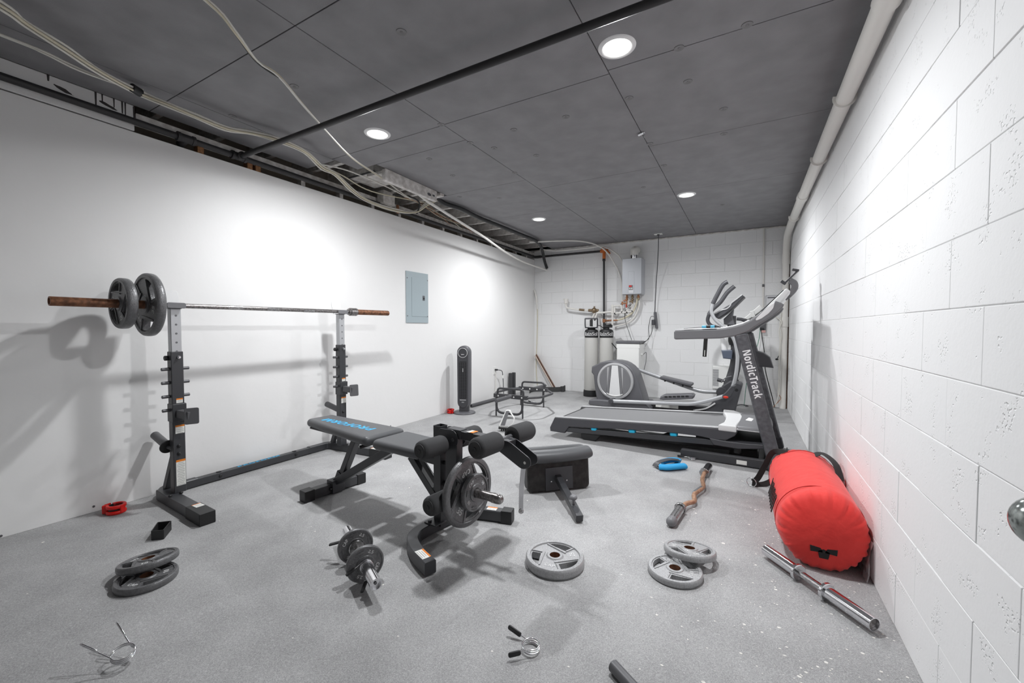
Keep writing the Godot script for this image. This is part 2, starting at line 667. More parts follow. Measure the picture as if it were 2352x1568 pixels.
	mat("print_black", Color(0.10, 0.09, 0.09), 0.7)
	mat("red_plastic", Color(0.86, 0.09, 0.06), 0.4)
	m = mat("red_cloth", Color(1, 1, 1), 0.72)
	m.albedo_texture = tex(tint(noise_image(256, 0.01, 65, 3), Color(0.86, 0.17, 0.15), Color(0.93, 0.24, 0.21)))
	bump(m, noise_image(256, 0.02, 66, 4), 0.25); tri_map(m, 0.35, false)
	m.rim_enabled = true; m.rim = 0.3
	m = mat("black_cloth", Color(1, 1, 1), 0.85)
	m.albedo_texture = tex(tint(noise_image(256, 0.02, 67, 4), Color(0.15, 0.14, 0.14), Color(0.25, 0.24, 0.235)))
	bump(m, noise_image(256, 0.012, 68, 4), 0.9); tri_map(m, 0.35, false)
	m.rim_enabled = true; m.rim = 0.2
	mat("webbing", Color(0.17, 0.165, 0.165), 0.8)
	mat("blue_rubber", Color(0.13, 0.68, 0.83), 0.45)
	mat("blue_cloth", Color(0.16, 0.60, 0.82), 0.75)
	mat("tread_belt", Color(0.47, 0.47, 0.475), 0.75)
	m = mat("column_grey", Color(1, 1, 1), 0.45, 0.1)
	m.albedo_texture = tex(tint(noise_image(256, 0.03, 81, 5), Color(0.30, 0.30, 0.315), Color(0.42, 0.42, 0.435)))
	tri_map(m, 0.4, false)
	mat("shroud_grey", Color(0.37, 0.37, 0.385), 0.42)
	mat("cup_blue", Color(0.33, 0.36, 0.42), 0.4)
	mat("tag_pink", Color(0.80, 0.62, 0.60), 0.6)
	mat("red_seam", Color(0.72, 0.12, 0.11), 0.7)
	mat("dark_tube", Color(0.25, 0.25, 0.26), 0.42)
	mat("knob_metal", Color(0.60, 0.62, 0.61), 0.18, 0.8)
	mat("panel_grey", Color(0.64, 0.69, 0.71), 0.4)
	m = mat("tank_grey", Color(0.72, 0.715, 0.70), 0.5)
	bump(m, noise_image(256, 0.05, 71, 2), 0.05); tri_map(m, 0.15, false)
	mat("heater_silver", Color(0.76, 0.77, 0.79), 0.35, 0.15)
	mat("copper", Color(0.66, 0.47, 0.35), 0.4, 0.6)
	mat("brass", Color(0.52, 0.45, 0.36), 0.4, 0.6)
	mat("orange_paint", Color(0.78, 0.42, 0.17), 0.6)
	m = mat("brown_wood", Color(1, 1, 1), 0.7)
	m.albedo_texture = tex(tint(noise_image(256, 0.03, 73, 4), Color(0.36, 0.25, 0.20), Color(0.54, 0.41, 0.34)))
	tri_map(m, 0.25, false)
	mat("pale_wood", Color(0.78, 0.71, 0.66), 0.7)
	mat("green_wire", Color(0.20, 0.50, 0.40), 0.5)
	mat("light_blue_plastic", Color(0.36, 0.72, 0.86), 0.45)
	mat("crumb_white", Color(0.88, 0.87, 0.85), 0.8)
	mat("rubber_mat", Color(0.25, 0.25, 0.25), 0.85)
	mat("red_lens", Color(0.85, 0.22, 0.15), 0.3)
	mat("paper", Color(0.86, 0.86, 0.87), 0.6)
	m = mat("clear_wrap", Color(0.95, 0.95, 0.96, 0.35), 0.15)
	m.transparency = BaseMaterial3D.TRANSPARENCY_ALPHA


func room() -> void:
	# ---- floor
	var t := setting("floor", "grey crumb rubber gym floor, scuffed and dotted with pale specks", "floor")
	part(t, "rubber_sheet", mb().box(Vector3((XL + XR) * 0.5, -0.05, -2.3), Vector3(XR - XL + 0.5, 0.1, 10.2), Basis(), 0.0005), M.rubber_floor)
	var crumbs := MB.new()
	for i in 900:
		var x := rng.randf_range(XL + 0.05, XR - 0.02)
		var z := rng.randf_range(-6.8, -0.4)
		if i > 330:                                        # most of the chalk lies by the block wall
			x = XR - 0.02 - absf(rng.randfn(0.0, 0.42))
			z = rng.randf_range(-3.6, -1.3)
			if x < XL + 0.05:
				continue
		var rr := absf(rng.randfn(0.0, 0.0022)) + 0.0012
		if rng.randf() < 0.04:
			rr *= 2.6
		var a0 := rng.randf() * TAU
		var el := rng.randf_range(0.5, 1.0)
		var pts := []
		for k in 5:
			var a := a0 + TAU * k / 5.0
			pts.append(Vector3(x + cos(a) * rr * rng.randf_range(0.7, 1.2), 0.0006, z + sin(a) * rr * el))
		for k in range(1, 4):
			crumbs.tri(pts[0], pts[k], pts[k + 1], Vector3.UP, Vector3.UP, Vector3.UP)
		for k in 5:
			var p: Vector3 = pts[k]
			var q: Vector3 = pts[(k + 1) % 5]
			crumbs.quad(p, q, q * Vector3(1, 0, 1), p * Vector3(1, 0, 1))
	var cr := part(t, "chalk_crumbs", crumbs, M.crumb_white, "white chips and chalk crumbs strewn over the rubber")
	cr.set_meta("kind", "stuff")

	# ---- left wall: white board with an open gap above
	t = setting("wall_left", "smooth white painted wall with an open framed gap above it", "wall")
	part(t, "board", mb().box(Vector3(XL - 0.01, 1.215, -2.8), Vector3(0.02, 2.43, 8.75), Basis(), 0.002), M.wall_paint)
	part(t, "upper_board", mb().box(Vector3(XL - 0.012, 2.52, 0.39), Vector3(0.02, 0.165, 3.15), Basis(), 0.004), M.wall_paint, "white strip above the wall, streaked with dark paint runs")
	part(t, "outer_face", mb().box(Vector3(-3.98, 1.45, -2.3), Vector3(0.1, 3.1, 10.2), Basis(), 0.0), M.void_boarding)
	part(t, "header", mb().box(Vector3(XL - 0.02, 2.522, -4.13), Vector3(0.045, 0.072, 5.88), Basis(), 0.004), M.white_timber, "whitewashed header board above the gap")
	for z in [-1.575, -1.925, -1.99, -2.39, -2.8, -3.2, -3.6, -4.0, -4.4, -4.8, -5.2, -5.6, -6.0, -6.4, -6.8]:
		var raw: bool = z > -2.1
		part(t, "stud", mb().box(Vector3(XL - 0.055, 2.38, z), Vector3(0.06, 0.30, 0.042), Basis(), 0.002), M.bare_wood if raw else M.white_timber)
	# paint runs on the upper strip
	for d in [[-0.80, 2.585, 0.02, 0.006], [-1.0, 2.575, 0.075, 0.005], [-1.03, 2.58, 0.03, 0.004], [-1.085, 2.58, 0.035, 0.004], [-1.125, 2.575, 0.05, 0.005], [-1.14, 2.575, 0.055, 0.004], [-1.183, 2.57, 0.07, 0.005]]:
		part(t, "paint_run", mb().prism(MB.roundpoly([Vector2(-d[3], 0.025), Vector2(d[3], 0.025), Vector2(d[3] * 0.6, -d[2]), Vector2(-d[3] * 0.6, -d[2])], d[3] * 0.5, 2), 0.002, 0.0005, 1, facing(Vector3(XL - 0.0015, d[1], d[0]), Vector3.RIGHT)), M.drip_paint)
	for d in [[-0.86, 2.545, 0.045, 0.011], [-1.055, 2.545, 0.045, 0.010]]:
		var pp := []
		for k in 14:
			var a := TAU * k / 14.0
			pp.append(Vector2(cos(a) * d[2] * rng.randf_range(0.75, 1.1), sin(a) * d[3] * rng.randf_range(0.6, 1.2) - cos(a) * 0.012))
		part(t, "bare_patch", mb().prism(PackedVector2Array(pp), 0.002, 0.0005, 1, facing(Vector3(XL - 0.0015, d[1], d[0]), Vector3.RIGHT)), M.drip_paint)
	for q in [[-0.56, 0.012], [-0.93, 0.035], [-2.75, 0.03], [-3.4, 0.03]]:
		part(t, "screw", mb().lathe(Vector3(XL, q[1], q[0]), Vector3.RIGHT, [Vector2(0.007, 0.0), Vector2(0.006, 0.002), Vector2(0.0, 0.0025)], 12), M.grey_steel)

	# ---- back wall of blocks
	t = setting("wall_back", "white painted concrete block wall behind the water heater", "wall")
	part(t, "mortar_bed", mb().box(Vector3(-1.5, 1.3, ZB - 0.0535), Vector3(4.6, 2.62, 0.1), Basis(), 0.0), M.mortar)
	var shapes := {}
	var lay := func(par: Node3D, lo: float, hi: float, first: float, alongx: bool, m: Material, seed_: int) -> void:
		var rr := RandomNumberGenerator.new()
		rr.seed = seed_
		for c in 13:
			var y0 := 0.2 * c
			var start := first - (0.20375 if c % 2 else 0.0)
			var u := start
			while u > lo:
				u -= 0.4075
			while u < hi:
				var a := maxf(u, lo)
				var b := minf(u + 0.4075, hi)
				u += 0.4075
				if b - a < 0.03:
					continue
				var key := "%s%d" % [alongx, int(round((b - a) * 200))]
				if not shapes.has(key):
					var w := b - a - 0.0015
					var hh := 0.1975
					shapes[key] = MB.new().box(Vector3.ZERO, Vector3(w, hh, 0.06) if alongx else Vector3(0.06, hh, w), Basis(), 0.0022).mesh()
				var o := put(par, "block", shapes[key], m)
				var j := rr.randf_range(-0.0012, 0.0012)
				o.position = Vector3((a + b) * 0.5, y0 + 0.1, ZB - 0.03 + j) if alongx else Vector3(XR + 0.03 + j, y0 + 0.1, (a + b) * 0.5)
	lay.call(t, XL + 0.0, XR, 0.1, true, M.block_paint, 5)
	# ---- right wall of blocks
	t = setting("wall_right", "rough white painted concrete block wall along the right side", "wall")
	part(t, "mortar_bed", mb().box(Vector3(XR + 0.0535, 1.3, -3.4), Vector3(0.1, 2.62, 7.5), Basis(), 0.0), M.mortar)
	part(t, "plain_stretch", mb().box(Vector3(XR + 0.06, 1.3, 1.1), Vector3(0.12, 2.62, 3.4), Basis(), 0.002), M.wall_paint)
	lay.call(t, ZB, -0.6, -1.68, false, M.block_paint_coarse, 6)
	# ---- wall behind the camera
	t = setting("wall_front", "plain white wall behind the camera", "wall")
	part(t, "board", mb().box(Vector3(-1.5, 1.3, 2.65), Vector3(4.9, 2.7, 0.1), Basis(), 0.002), M.wall_paint)

	# ---- ceiling of dark boards
	t = setting("ceiling", "dark grey ceiling of large insulation boards with fastener washers", "ceiling")
	var panels := [
		[-3.52, -3.14, -1.265, 2.6], [-3.52, -3.14, -2.42, -1.265],
		[-3.14, -1.92, -1.265, 1.17], [-3.14, -1.92, 1.17, 2.6], [-3.14, -1.92, -2.39, -1.265], [-3.14, -1.92, -2.66, -2.39], [-2.9, -1.92, -3.66, -2.66], [-3.14, -1.92, -4.75, -3.66], [-3.14, -1.92, -7.07, -4.75],
		[-1.92, -0.71, -1.265, 1.17], [-1.92, -0.71, 1.17, 2.6], [-1.92, -0.71, -2.385, -1.265], [-1.92, -0.71, -3.955, -2.385], [-1.92, -0.71, -4.74, -3.955], [-1.92, -0.71, -7.07, -4.74],
		[-0.71, 0.512, -1.13, 1.3], [-0.71, 0.512, 1.3, 2.6], [-0.71, 0.512, -2.35, -1.13], [-0.71, 0.512, -3.48, -2.35], [-0.71, 0.512, -4.75, -3.48], [-0.71, 0.512, -7.07, -4.75]]
	for p in panels:
		part(t, "panel", mb().box(Vector3((p[0] + p[1]) * 0.5, YC + 0.0125, (p[2] + p[3]) * 0.5), Vector3(p[1] - p[0] - 0.004, 0.025, p[3] - p[2] - 0.004), Basis(), 0.002), M.ceiling_paint)
	# the framing above: joists across the room, a deck over them
	for k in 25:
		var z := -6.95 + 0.4 * k
		part(t, "joist", mb().box(Vector3(-1.7, 2.735, z), Vector3(4.5, 0.21, 0.04), Basis(), 0.003), M.white_timber)
	part(t, "deck", mb().box(Vector3(-1.6, 2.87, -2.3), Vector3(4.9, 0.05, 10.2), Basis(), 0.0), M.white_timber)
	var w := MB.new().lathe(Vector3.ZERO, Vector3.DOWN, [Vector2(0.026, 0.0), Vector2(0.025, 0.003), Vector2(0.012, 0.0025), Vector2(0.008, 0.0005), Vector2(0.004, 0.004), Vector2(0.0, 0.004)], 20).mesh()
	for q in [[-1.502, -1.547], [-1.52, -1.955], [-1.879, -1.968], [-2.002, -1.979], [-2.396, -1.568], [-1.93, -2.374], [-1.919, -2.717], [-2.406, -2.799], [-2.469, -3.209], [-1.515, -2.699], [-1.805, -2.891], [-1.923, -3.442], [-2.8, -3.76], [-1.571, -3.189], [-0.328, -2.685], [-0.023, -2.331], [-0.331, -2.346], [-0.159, -3.133], [-0.174, -3.53], [-0.691, -3.431], [-0.672, -3.947], [-1.11, -2.712], [-0.673, -2.692], [-0.957, -4.447], [-1.451, -4.581], [-0.274, -5.532], [-3.1, -1.975], [-3.1, -1.575], [-2.441, -4.019]]:
		put(t, "fastener_washer", w, M.washer_paint).position = Vector3(q[0], YC, q[1])
	# strip of whitish sealant under the boards along the block walls
	part(t, "edge_strip", mb().bar(Vector3(XL, YC - 0.012, ZB + 0.012), Vector3(XR, YC - 0.012, ZB + 0.012), 0.02, 0.02), M.white_timber)
	part(t, "edge_trim", mb().bar(Vector3(XR - 0.012, YC - 0.03, ZB), Vector3(XR - 0.012, YC - 0.03, 0.5), 0.02, 0.055), M.white_timber)


func overhead() -> void:
	# ---- black iron gas pipe along the white wall with a branch across the ceiling
	var t := thing("gas_pipe", "black iron pipe along the top of the white wall with a branch across the ceiling", "pipe", Vector3(-3.47, 2.48, -1.8))
	part(t, "wall_run", mb(t).rod(Vector3(-3.47, 2.485, 1.2), Vector3(-3.475, 2.47, -7.0), 0.021), M.iron_pipe)
	part(t, "ceiling_branch", mb(t).rod(Vector3(-3.47, 2.475, -1.80), Vector3(0.45, 2.505, -1.835), 0.019), M.iron_pipe, "branch pipe crossing under the ceiling")
	for z in [-1.45, -1.80]:
		var b := mb(t).rod(Vector3(-3.47, 2.48, z + 0.05), Vector3(-3.47, 2.48, z - 0.05), 0.029)
		b.rod(Vector3(-3.47, 2.48, z + 0.055), Vector3(-3.47, 2.48, z + 0.035), 0.033).rod(Vector3(-3.47, 2.48, z - 0.055), Vector3(-3.47, 2.48, z - 0.035), 0.033)
		if z < -1.6:
			b.rod(Vector3(-3.47, 2.478, z), Vector3(-3.415, 2.478, z), 0.026).rod(Vector3(-3.43, 2.478, z), Vector3(-3.41, 2.478, z), 0.03)
		else:
			b.rod(Vector3(-3.47, 2.48, z), Vector3(-3.56, 2.46, z), 0.026)
		part(t, "tee_fitting", b, M.iron_pipe)
	part(t, "elbow", mb(t).tube(MB.fillet([Vector3(-3.475, 2.47, -6.9), Vector3(-3.475, 2.468, -7.01), Vector3(-3.36, 2.468, -7.01)], 0.06), 0.025), M.iron_pipe)
	part(t, "back_run", mb(t).rod(Vector3(-3.4, 2.468, -7.01), Vector3(-2.2, 2.465, -7.01), 0.019), M.iron_pipe)
	part(t, "orange_tee", mb(t).rod(Vector3(-2.22, 2.465, -7.01), Vector3(-2.09, 2.465, -7.01), 0.028).rod(Vector3(-2.152, 2.50, -7.0), Vector3(-2.152, 2.31, -6.99), 0.026).rod(Vector3(-2.152, 2.465, -7.0), Vector3(-2.152, 2.49, -6.9), 0.024).rod(Vector3(-2.1, 2.465, -7.01), Vector3(-2.045, 2.41, -6.98), 0.012), M.orange_paint, "tee and nipple under orange paint")
	part(t, "drop_pipe", mb(t).rod(Vector3(-2.152, 2.32, -6.99), Vector3(-2.143, 1.12, -6.99), 0.017).rod(Vector3(-2.152, 2.33, -6.99), Vector3(-2.152, 2.29, -6.99), 0.026), M.iron_pipe)
	part(t, "branch_valve", mb(t).rod(Vector3(-2.143, 1.27, -6.99), Vector3(-2.05, 1.27, -6.97), 0.016).rod(Vector3(-2.143, 1.30, -6.99), Vector3(-2.143, 1.24, -6.99), 0.026).ball(Vector3(-2.0, 1.275, -6.97), Vector3(0.022, 0.022, 0.022)).rod(Vector3(-2.05, 1.272, -6.97), Vector3(-1.9, 1.275, -6.97), 0.014), M.copper, "tan gas valve branch")

	# ---- loose cables under the ceiling
	var A := [Vector3(-2.60, 2.56, 0.3), Vector3(-2.70, 2.54, -0.2), Vector3(-2.794, 2.520, -0.501), Vector3(-2.861, 2.520, -0.587), Vector3(-2.929, 2.510, -0.727), Vector3(-3.047, 2.520, -0.886), Vector3(-3.189, 2.550, -1.090), Vector3(-3.149, 2.530, -1.212), Vector3(-3.123, 2.510, -1.364), Vector3(-3.124, 2.510, -1.545), Vector3(-3.100, 2.535, -1.704), Vector3(-3.053, 2.540, -1.866), Vector3(-3.054, 2.530, -2.076), Vector3(-3.173, 2.510, -2.316), Vector3(-3.182, 2.500, -2.452), Vector3(-3.338, 2.470, -2.765), Vector3(-3.41, 2.450, -3.022), Vector3(-3.405, 2.440, -3.348), Vector3(-3.317, 2.460, -3.584), Vector3(-3.157, 2.530, -3.623), Vector3(-3.078, 2.60, -3.70)]
	t = thing("cable_bundle", "thick bundle of white cables drooping along the ceiling edge above the white wall", "cable", Vector3(-3.12, 2.5, -1.4), 0.0, "loose ceiling cables")
	var offs := [Vector3(0, 0, 0), Vector3(0.013, 0.008, 0), Vector3(-0.011, 0.009, 0), Vector3(0.016, -0.007, 0.0), Vector3(-0.004, 0.018, 0), Vector3(-0.014, -0.006, 0)]
	for k in offs.size():
		var p := []
		for i in A.size():
			var wob: float = 0.55 + 0.75 * absf(sin(i * 1.7 + k))
			var q: Vector3 = A[i] + offs[k] * wob
			q.y = minf(q.y, 2.585)
			p.append(q)
		part(t, "cable", mb(t).tube(Array(MB.smooth(p, 5)), 0.0065 if k % 2 else 0.0055, 8), M.cable_white if k % 3 else M.cable_yellowed)
	part(t, "tape_wrap", mb(t).rod(Vector3(-3.165, 2.556, -1.055), Vector3(-3.19, 2.554, -1.105), 0.024), M.plastic_black, "black tape holding the bundle")
	t = thing("ceiling_cable", "single white cable beside the wall end of the ceiling, joining the thick bundle", "cable", Vector3(-3.13, 2.54, -0.7), 0.0, "loose ceiling cables")
	for k in 2:
		part(t, "strand", mb(t).tube(Array(MB.smooth([Vector3(-3.22 + k * 0.012, 2.57, 0.2), Vector3(-3.155 + k * 0.012, 2.555, -0.561), Vector3(-3.132 + k * 0.01, 2.54 + k * 0.006, -0.699), Vector3(-3.15, 2.53 + k * 0.012, -0.828), Vector3(-3.20, 2.56, -1.02), Vector3(-3.19, 2.58, -1.12)], 5)), 0.0055, 8), M.cable_white)
	var Bp := [Vector3(-1.85, 2.57, 0.3), Vector3(-1.95, 2.55, -0.5), Vector3(-2.002, 2.525, -0.917), Vector3(-2.067, 2.500, -1.068), Vector3(-2.204, 2.510, -1.241), Vector3(-2.266, 2.530, -1.392), Vector3(-2.416, 2.52, -1.647), Vector3(-2.593, 2.53, -1.931), Vector3(-2.816, 2.53, -2.336), Vector3(-3.003, 2.550, -2.837), Vector3(-3.197, 2.560, -3.323), Vector3(-3.30, 2.59, -3.66)]
	t = thing("cable_pair", "slim run of black and white cables crossing the middle of the ceiling into the hole", "cable", Vector3(-2.3, 2.5, -1.5), 0.0, "loose ceiling cables")
	for k in 4:
		var p := []
		for i in Bp.size():
			p.append(Bp[i] + Vector3(0.008 * (k - 1.5) * cos(i * 0.9), 0.007 * sin(i * 1.1 + k * 1.6), 0.0))
		part(t, "cable", mb(t).tube(Array(MB.smooth(p if k < 3 else p.slice(0, 6), 5)), 0.005, 8), [M.cable_white, M.cable_yellowed, M.cable_white, M.hose_black][k])
	t = thing("slack_cable", "thin white cables slung across the hole in the ceiling", "cable", Vector3(-3.15, 2.53, -2.6), 0.0, "loose ceiling cables")
	part(t, "upper_strand", mb(t).tube(Array(MB.smooth([Vector3(-3.160, 2.530, -2.30), Vector3(-3.103, 2.540, -2.526), Vector3(-3.139, 2.550, -2.965), Vector3(-3.265, 2.570, -3.530), Vector3(-3.3, 2.6, -3.7)], 6)), 0.006, 8), M.cable_white)
	part(t, "lower_strand", mb(t).tube(Array(MB.smooth([Vector3(-3.154, 2.520, -2.30), Vector3(-3.207, 2.520, -2.562), Vector3(-3.36, 2.540, -3.018), Vector3(-3.268, 2.580, -3.603), Vector3(-3.2, 2.6, -3.8)], 6)), 0.006, 8), M.cable_yellowed)
	part(t, "black_strand", mb(t).tube(Array(MB.smooth([Vector3(-3.30, 2.56, -3.25), Vector3(-3.22, 2.575, -3.40), Vector3(-3.20, 2.54, -3.55), Vector3(-3.30, 2.45, -3.62)], 6)), 0.008, 8), M.hose_black)
	for k in 4:
		part(t, "loose_wire", mb(t).tube(Array(MB.smooth([Vector3(-3.28, 2.57, -3.4 - 0.1 * k), Vector3(-3.20 - 0.04 * k, 2.54 - 0.01 * k, -3.7 - 0.12 * k), Vector3(-3.33, 2.52, -4.1 - 0.2 * k), Vector3(-3.42, 2.50, -4.4 - 0.25 * k)], 5)), 0.003, 6), M.cable_yellowed if k % 2 else M.copper)
	t = thing("white_conduit", "long white flexible conduit sagging from the ceiling hole to the back corner", "conduit", Vector3(-3.1, 2.4, -4.7))
	part(t, "conduit", mb(t).tube(Array(MB.smooth([Vector3(-3.047, 2.60, -3.231), Vector3(-2.985, 2.50, -3.42), Vector3(-2.951, 2.447, -3.60), Vector3(-3.03, 2.41, -4.15), Vector3(-3.109, 2.375, -4.70), Vector3(-3.241, 2.310, -5.50), Vector3(-3.312, 2.267, -6.20), Vector3(-3.274, 2.229, -6.98), Vector3(-3.27, 2.228, -7.06)], 6)), 0.015, 12), M.pvc_white)
	t = thing("insulated_hose", "black insulated hose along the open ceiling edge bending down at the corner", "hose", Vector3(-3.0, 2.55, -5.2))
	part(t, "hose", mb(t).tube(Array(MB.smooth([Vector3(-3.06, 2.62, -3.68), Vector3(-3.041, 2.572, -3.788), Vector3(-2.992, 2.565, -4.040), Vector3(-3.021, 2.560, -4.467), Vector3(-3.0, 2.555, -4.962), Vector3(-2.985, 2.55, -5.587), Vector3(-2.99, 2.555, -6.0), Vector3(-3.08, 2.555, -6.4), Vector3(-3.186, 2.50, -6.72), Vector3(-3.24, 2.36, -6.93), Vector3(-3.248, 2.256, -7.04)], 7)), 0.026, 14), M.hose_black)

	# ---- white beam stub and framing pieces in the ceiling hole
	t = thing("beam_stub", "chipped whitewashed beam end hanging in the ceiling hole", "beam", Vector3(-2.92, 2.55, -3.15))
	var bb := mb(t)
	bb.box(Vector3(-2.912, 2.545, -3.12), Vector3(0.045, 0.11, 0.74), Basis(Vector3.UP, deg_to_rad(1.0)), 0.006)
	part(t, "beam", bb, M.white_timber)
	part(t, "cross_piece", mb(t).box(Vector3(-3.03, 2.585, -2.80), Vector3(0.24, 0.03, 0.05), Basis(Vector3.UP, deg_to_rad(3)), 0.004), M.white_timber)
	part(t, "cross_piece", mb(t).box(Vector3(-3.03, 2.585, -3.58), Vector3(0.28, 0.03, 0.06), Basis(Vector3.UP, deg_to_rad(-4)), 0.004), M.white_timber)
	part(t, "cross_piece", mb(t).box(Vector3(-3.1, 2.60, -3.43), Vector3(0.4, 0.045, 0.04), Basis(), 0.004), M.white_timber)
	for p in [[-2.889, 2.575, -2.86, 0.03], [-2.889, 2.56, -3.05, 0.022], [-2.889, 2.53, -3.36, 0.03], [-2.889, 2.535, -3.43, 0.02]]:
		var pg := []
		for k in 9:
			var a := TAU * k / 9.0
			pg.append(Vector2(cos(a) * p[3] * rng.randf_range(0.6, 1.1), sin(a) * p[3] * 0.5 * rng.randf_range(0.6, 1.2)))
		part(t, "chip", mb(t).prism(PackedVector2Array(pg), 0.003, 0.0005, 1, facing(Vector3(p[0] - 0.001, p[1], p[2]), Vector3.RIGHT)), M.grey_steel)
	t = thing("duct_box", "grey whitewashed sheet metal box up inside the ceiling hole", "duct", Vector3(-3.3, 2.66, -3.1))
	part(t, "duct_side", mb(t).box(Vector3(-3.28, 2.72, -2.98), Vector3(0.34, 0.2, 0.32), Basis(), 0.004), M.white_timber)
	part(t, "duct_flange", mb(t).box(Vector3(-3.28, 2.628, -2.98), Vector3(0.36, 0.014, 0.34), Basis(), 0.003), M.grey_steel)
	t = thing("block_stub", "whitewashed block at the wall head below the ceiling hole", "block", Vector3(-3.42, 2.52, -3.35))
	part(t, "block", mb(t).box(Vector3(-3.45, 2.555, -3.30), Vector3(0.10, 0.14, 0.17), Basis(), 0.006), M.white_timber)
	part(t, "clip", mb(t).box(Vector3(-3.44, 2.48, -3.46), Vector3(0.02, 0.09, 0.03), Basis(), 0.002), M.copper)

	# ---- large white drain pipe: along the block wall under the ceiling, then down the corner
	t = thing("drain_pipe", "white plastic drain pipe along the block wall top, dropping down the back corner", "pipe", Vector3(0.44, 0, -6.97))
	part(t, "long_run", mb(t).rod(Vector3(0.452, 2.41, 0.6), Vector3(0.452, 2.43, -6.2), 0.042, 24), M.pvc_white)
	part(t, "slanted_run", mb(t).tube(Array(MB.fillet([Vector3(0.452, 2.43, -6.1), Vector3(0.452, 2.40, -6.72), Vector3(0.458, 2.25, -6.97), Vector3(0.462, 1.9, -7.0)], 0.12)), 0.042, 20), M.pvc_white)
	part(t, "drop", mb(t).rod(Vector3(0.462, 2.0, -7.0), Vector3(0.455, 0.0, -7.0), 0.04, 22), M.pvc_white)
	for q in [[Vector3(0.452, 2.415, -1.95), Vector3(0.452, 2.415, -2.16)], [Vector3(0.452, 2.428, -4.9), Vector3(0.452, 2.428, -5.03)], [Vector3(0.462, 2.2, -6.995), Vector3(0.462, 2.04, -7.0)], [Vector3(0.458, 1.30, -7.0), Vector3(0.457, 1.16, -7.0)]]:
		part(t, "coupling", mb(t).rod(q[0], q[1], 0.049, 22), M.pvc_white)
	for z in [-2.95, -3.9, -5.8]:
		var ring := []
		for k in 15:
			var a := -PI * 0.6 + PI * 1.25 * k / 14.0
			ring.append(Vector3(0.452 + sin(a) * 0.046, 2.425 - cos(a) * 0.046, z))
		part(t, "strap", mb(t).sweep(PackedVector3Array(ring), MB.rect(0.022, 0.003, 0.001), Vector3.BACK, false), M.pvc_white)
	part(t, "corner_lath", mb(t).box(Vector3(0.503, 1.05, -7.04), Vector3(0.016, 2.1, 0.03), Basis(), 0.002), M.brown_wood, "rusty brown strip in the corner behind the pipe")


# ---------------------------------------------------------------- weight plates
func plate_web(R: float, th: float, n := 132) -> MB:
	# a flat ring between hub and rim with three grip openings bounded by an arc, a chord and a short side
	var b := MB.new()
	var rin := R * 0.30
	var rout := R * 0.85
	var r2 := R * 0.80
	var span := deg_to_rad(62.0)
	var h := th * 0.5
	var inner := []           # inner edge of the opening at each angle, or -1
	for i in n + 1:
		var a := fposmod(TAU * i / n, TAU / 3.0)
		var v := -1.0
		if a <= span + 1e-4:
			var p0 := Vector2(R * 0.78, 0)
			var p1 := Vector2(cos(span), sin(span)) * R * 0.50
			var d := Vector2(cos(a), sin(a))
			var e := p1 - p0
			var den := d.x * e.y - d.y * e.x
			v = clampf((p0.x * e.y - p0.y * e.x) / den, R * 0.40, r2)
		inner.append(v)
	var pt := func(a: float, r: float, y: float) -> Vector3: return Vector3(cos(a) * r, y, sin(a) * r)
	for i in n:
		var a0 := TAU * i / n
		var a1 := TAU * (i + 1) / n
		var open: bool = inner[i] > 0.0 and inner[i + 1] > 0.0
		for s in [-1.0, 1.0]:
			var nn := Vector3(0, s, 0)
			if open:
				b.quad(pt.call(a0, rin, s * h), pt.call(a1, rin, s * h), pt.call(a1, inner[i + 1], s * h), pt.call(a0, inner[i], s * h), nn, nn, nn, nn)
				b.quad(pt.call(a0, r2, s * h), pt.call(a1, r2, s * h), pt.call(a1, rout, s * h), pt.call(a0, rout, s * h), nn, nn, nn, nn)
			else:
				b.quad(pt.call(a0, rin, s * h), pt.call(a1, rin, s * h), pt.call(a1, rout, s * h), pt.call(a0, rout, s * h), nn, nn, nn, nn)
		var o0 := Vector3(cos(a0), 0, sin(a0))
		var o1 := Vector3(cos(a1), 0, sin(a1))
		if open:
			b.quad(pt.call(a0, inner[i], -h), pt.call(a1, inner[i + 1], -h), pt.call(a1, inner[i + 1], h), pt.call(a0, inner[i], h), o0, o1, o1, o0)
			b.quad(pt.call(a0, r2, -h), pt.call(a1, r2, -h), pt.call(a1, r2, h), pt.call(a0, r2, h), -o0, -o1, -o1, -o0)
		elif inner[i] > 0.0 or inner[i + 1] > 0.0:
			var k := i if inner[i] > 0.0 else i + 1
			var ak := TAU * k / n
			var side := Vector3(-sin(ak), 0, cos(ak)) * (-1.0 if inner[i] > 0.0 else 1.0)
			b.quad(pt.call(ak, inner[k], -h), pt.call(ak, r2, -h), pt.call(ak, r2, h), pt.call(ak, inner[k], h), side, side, side, side)
	return b

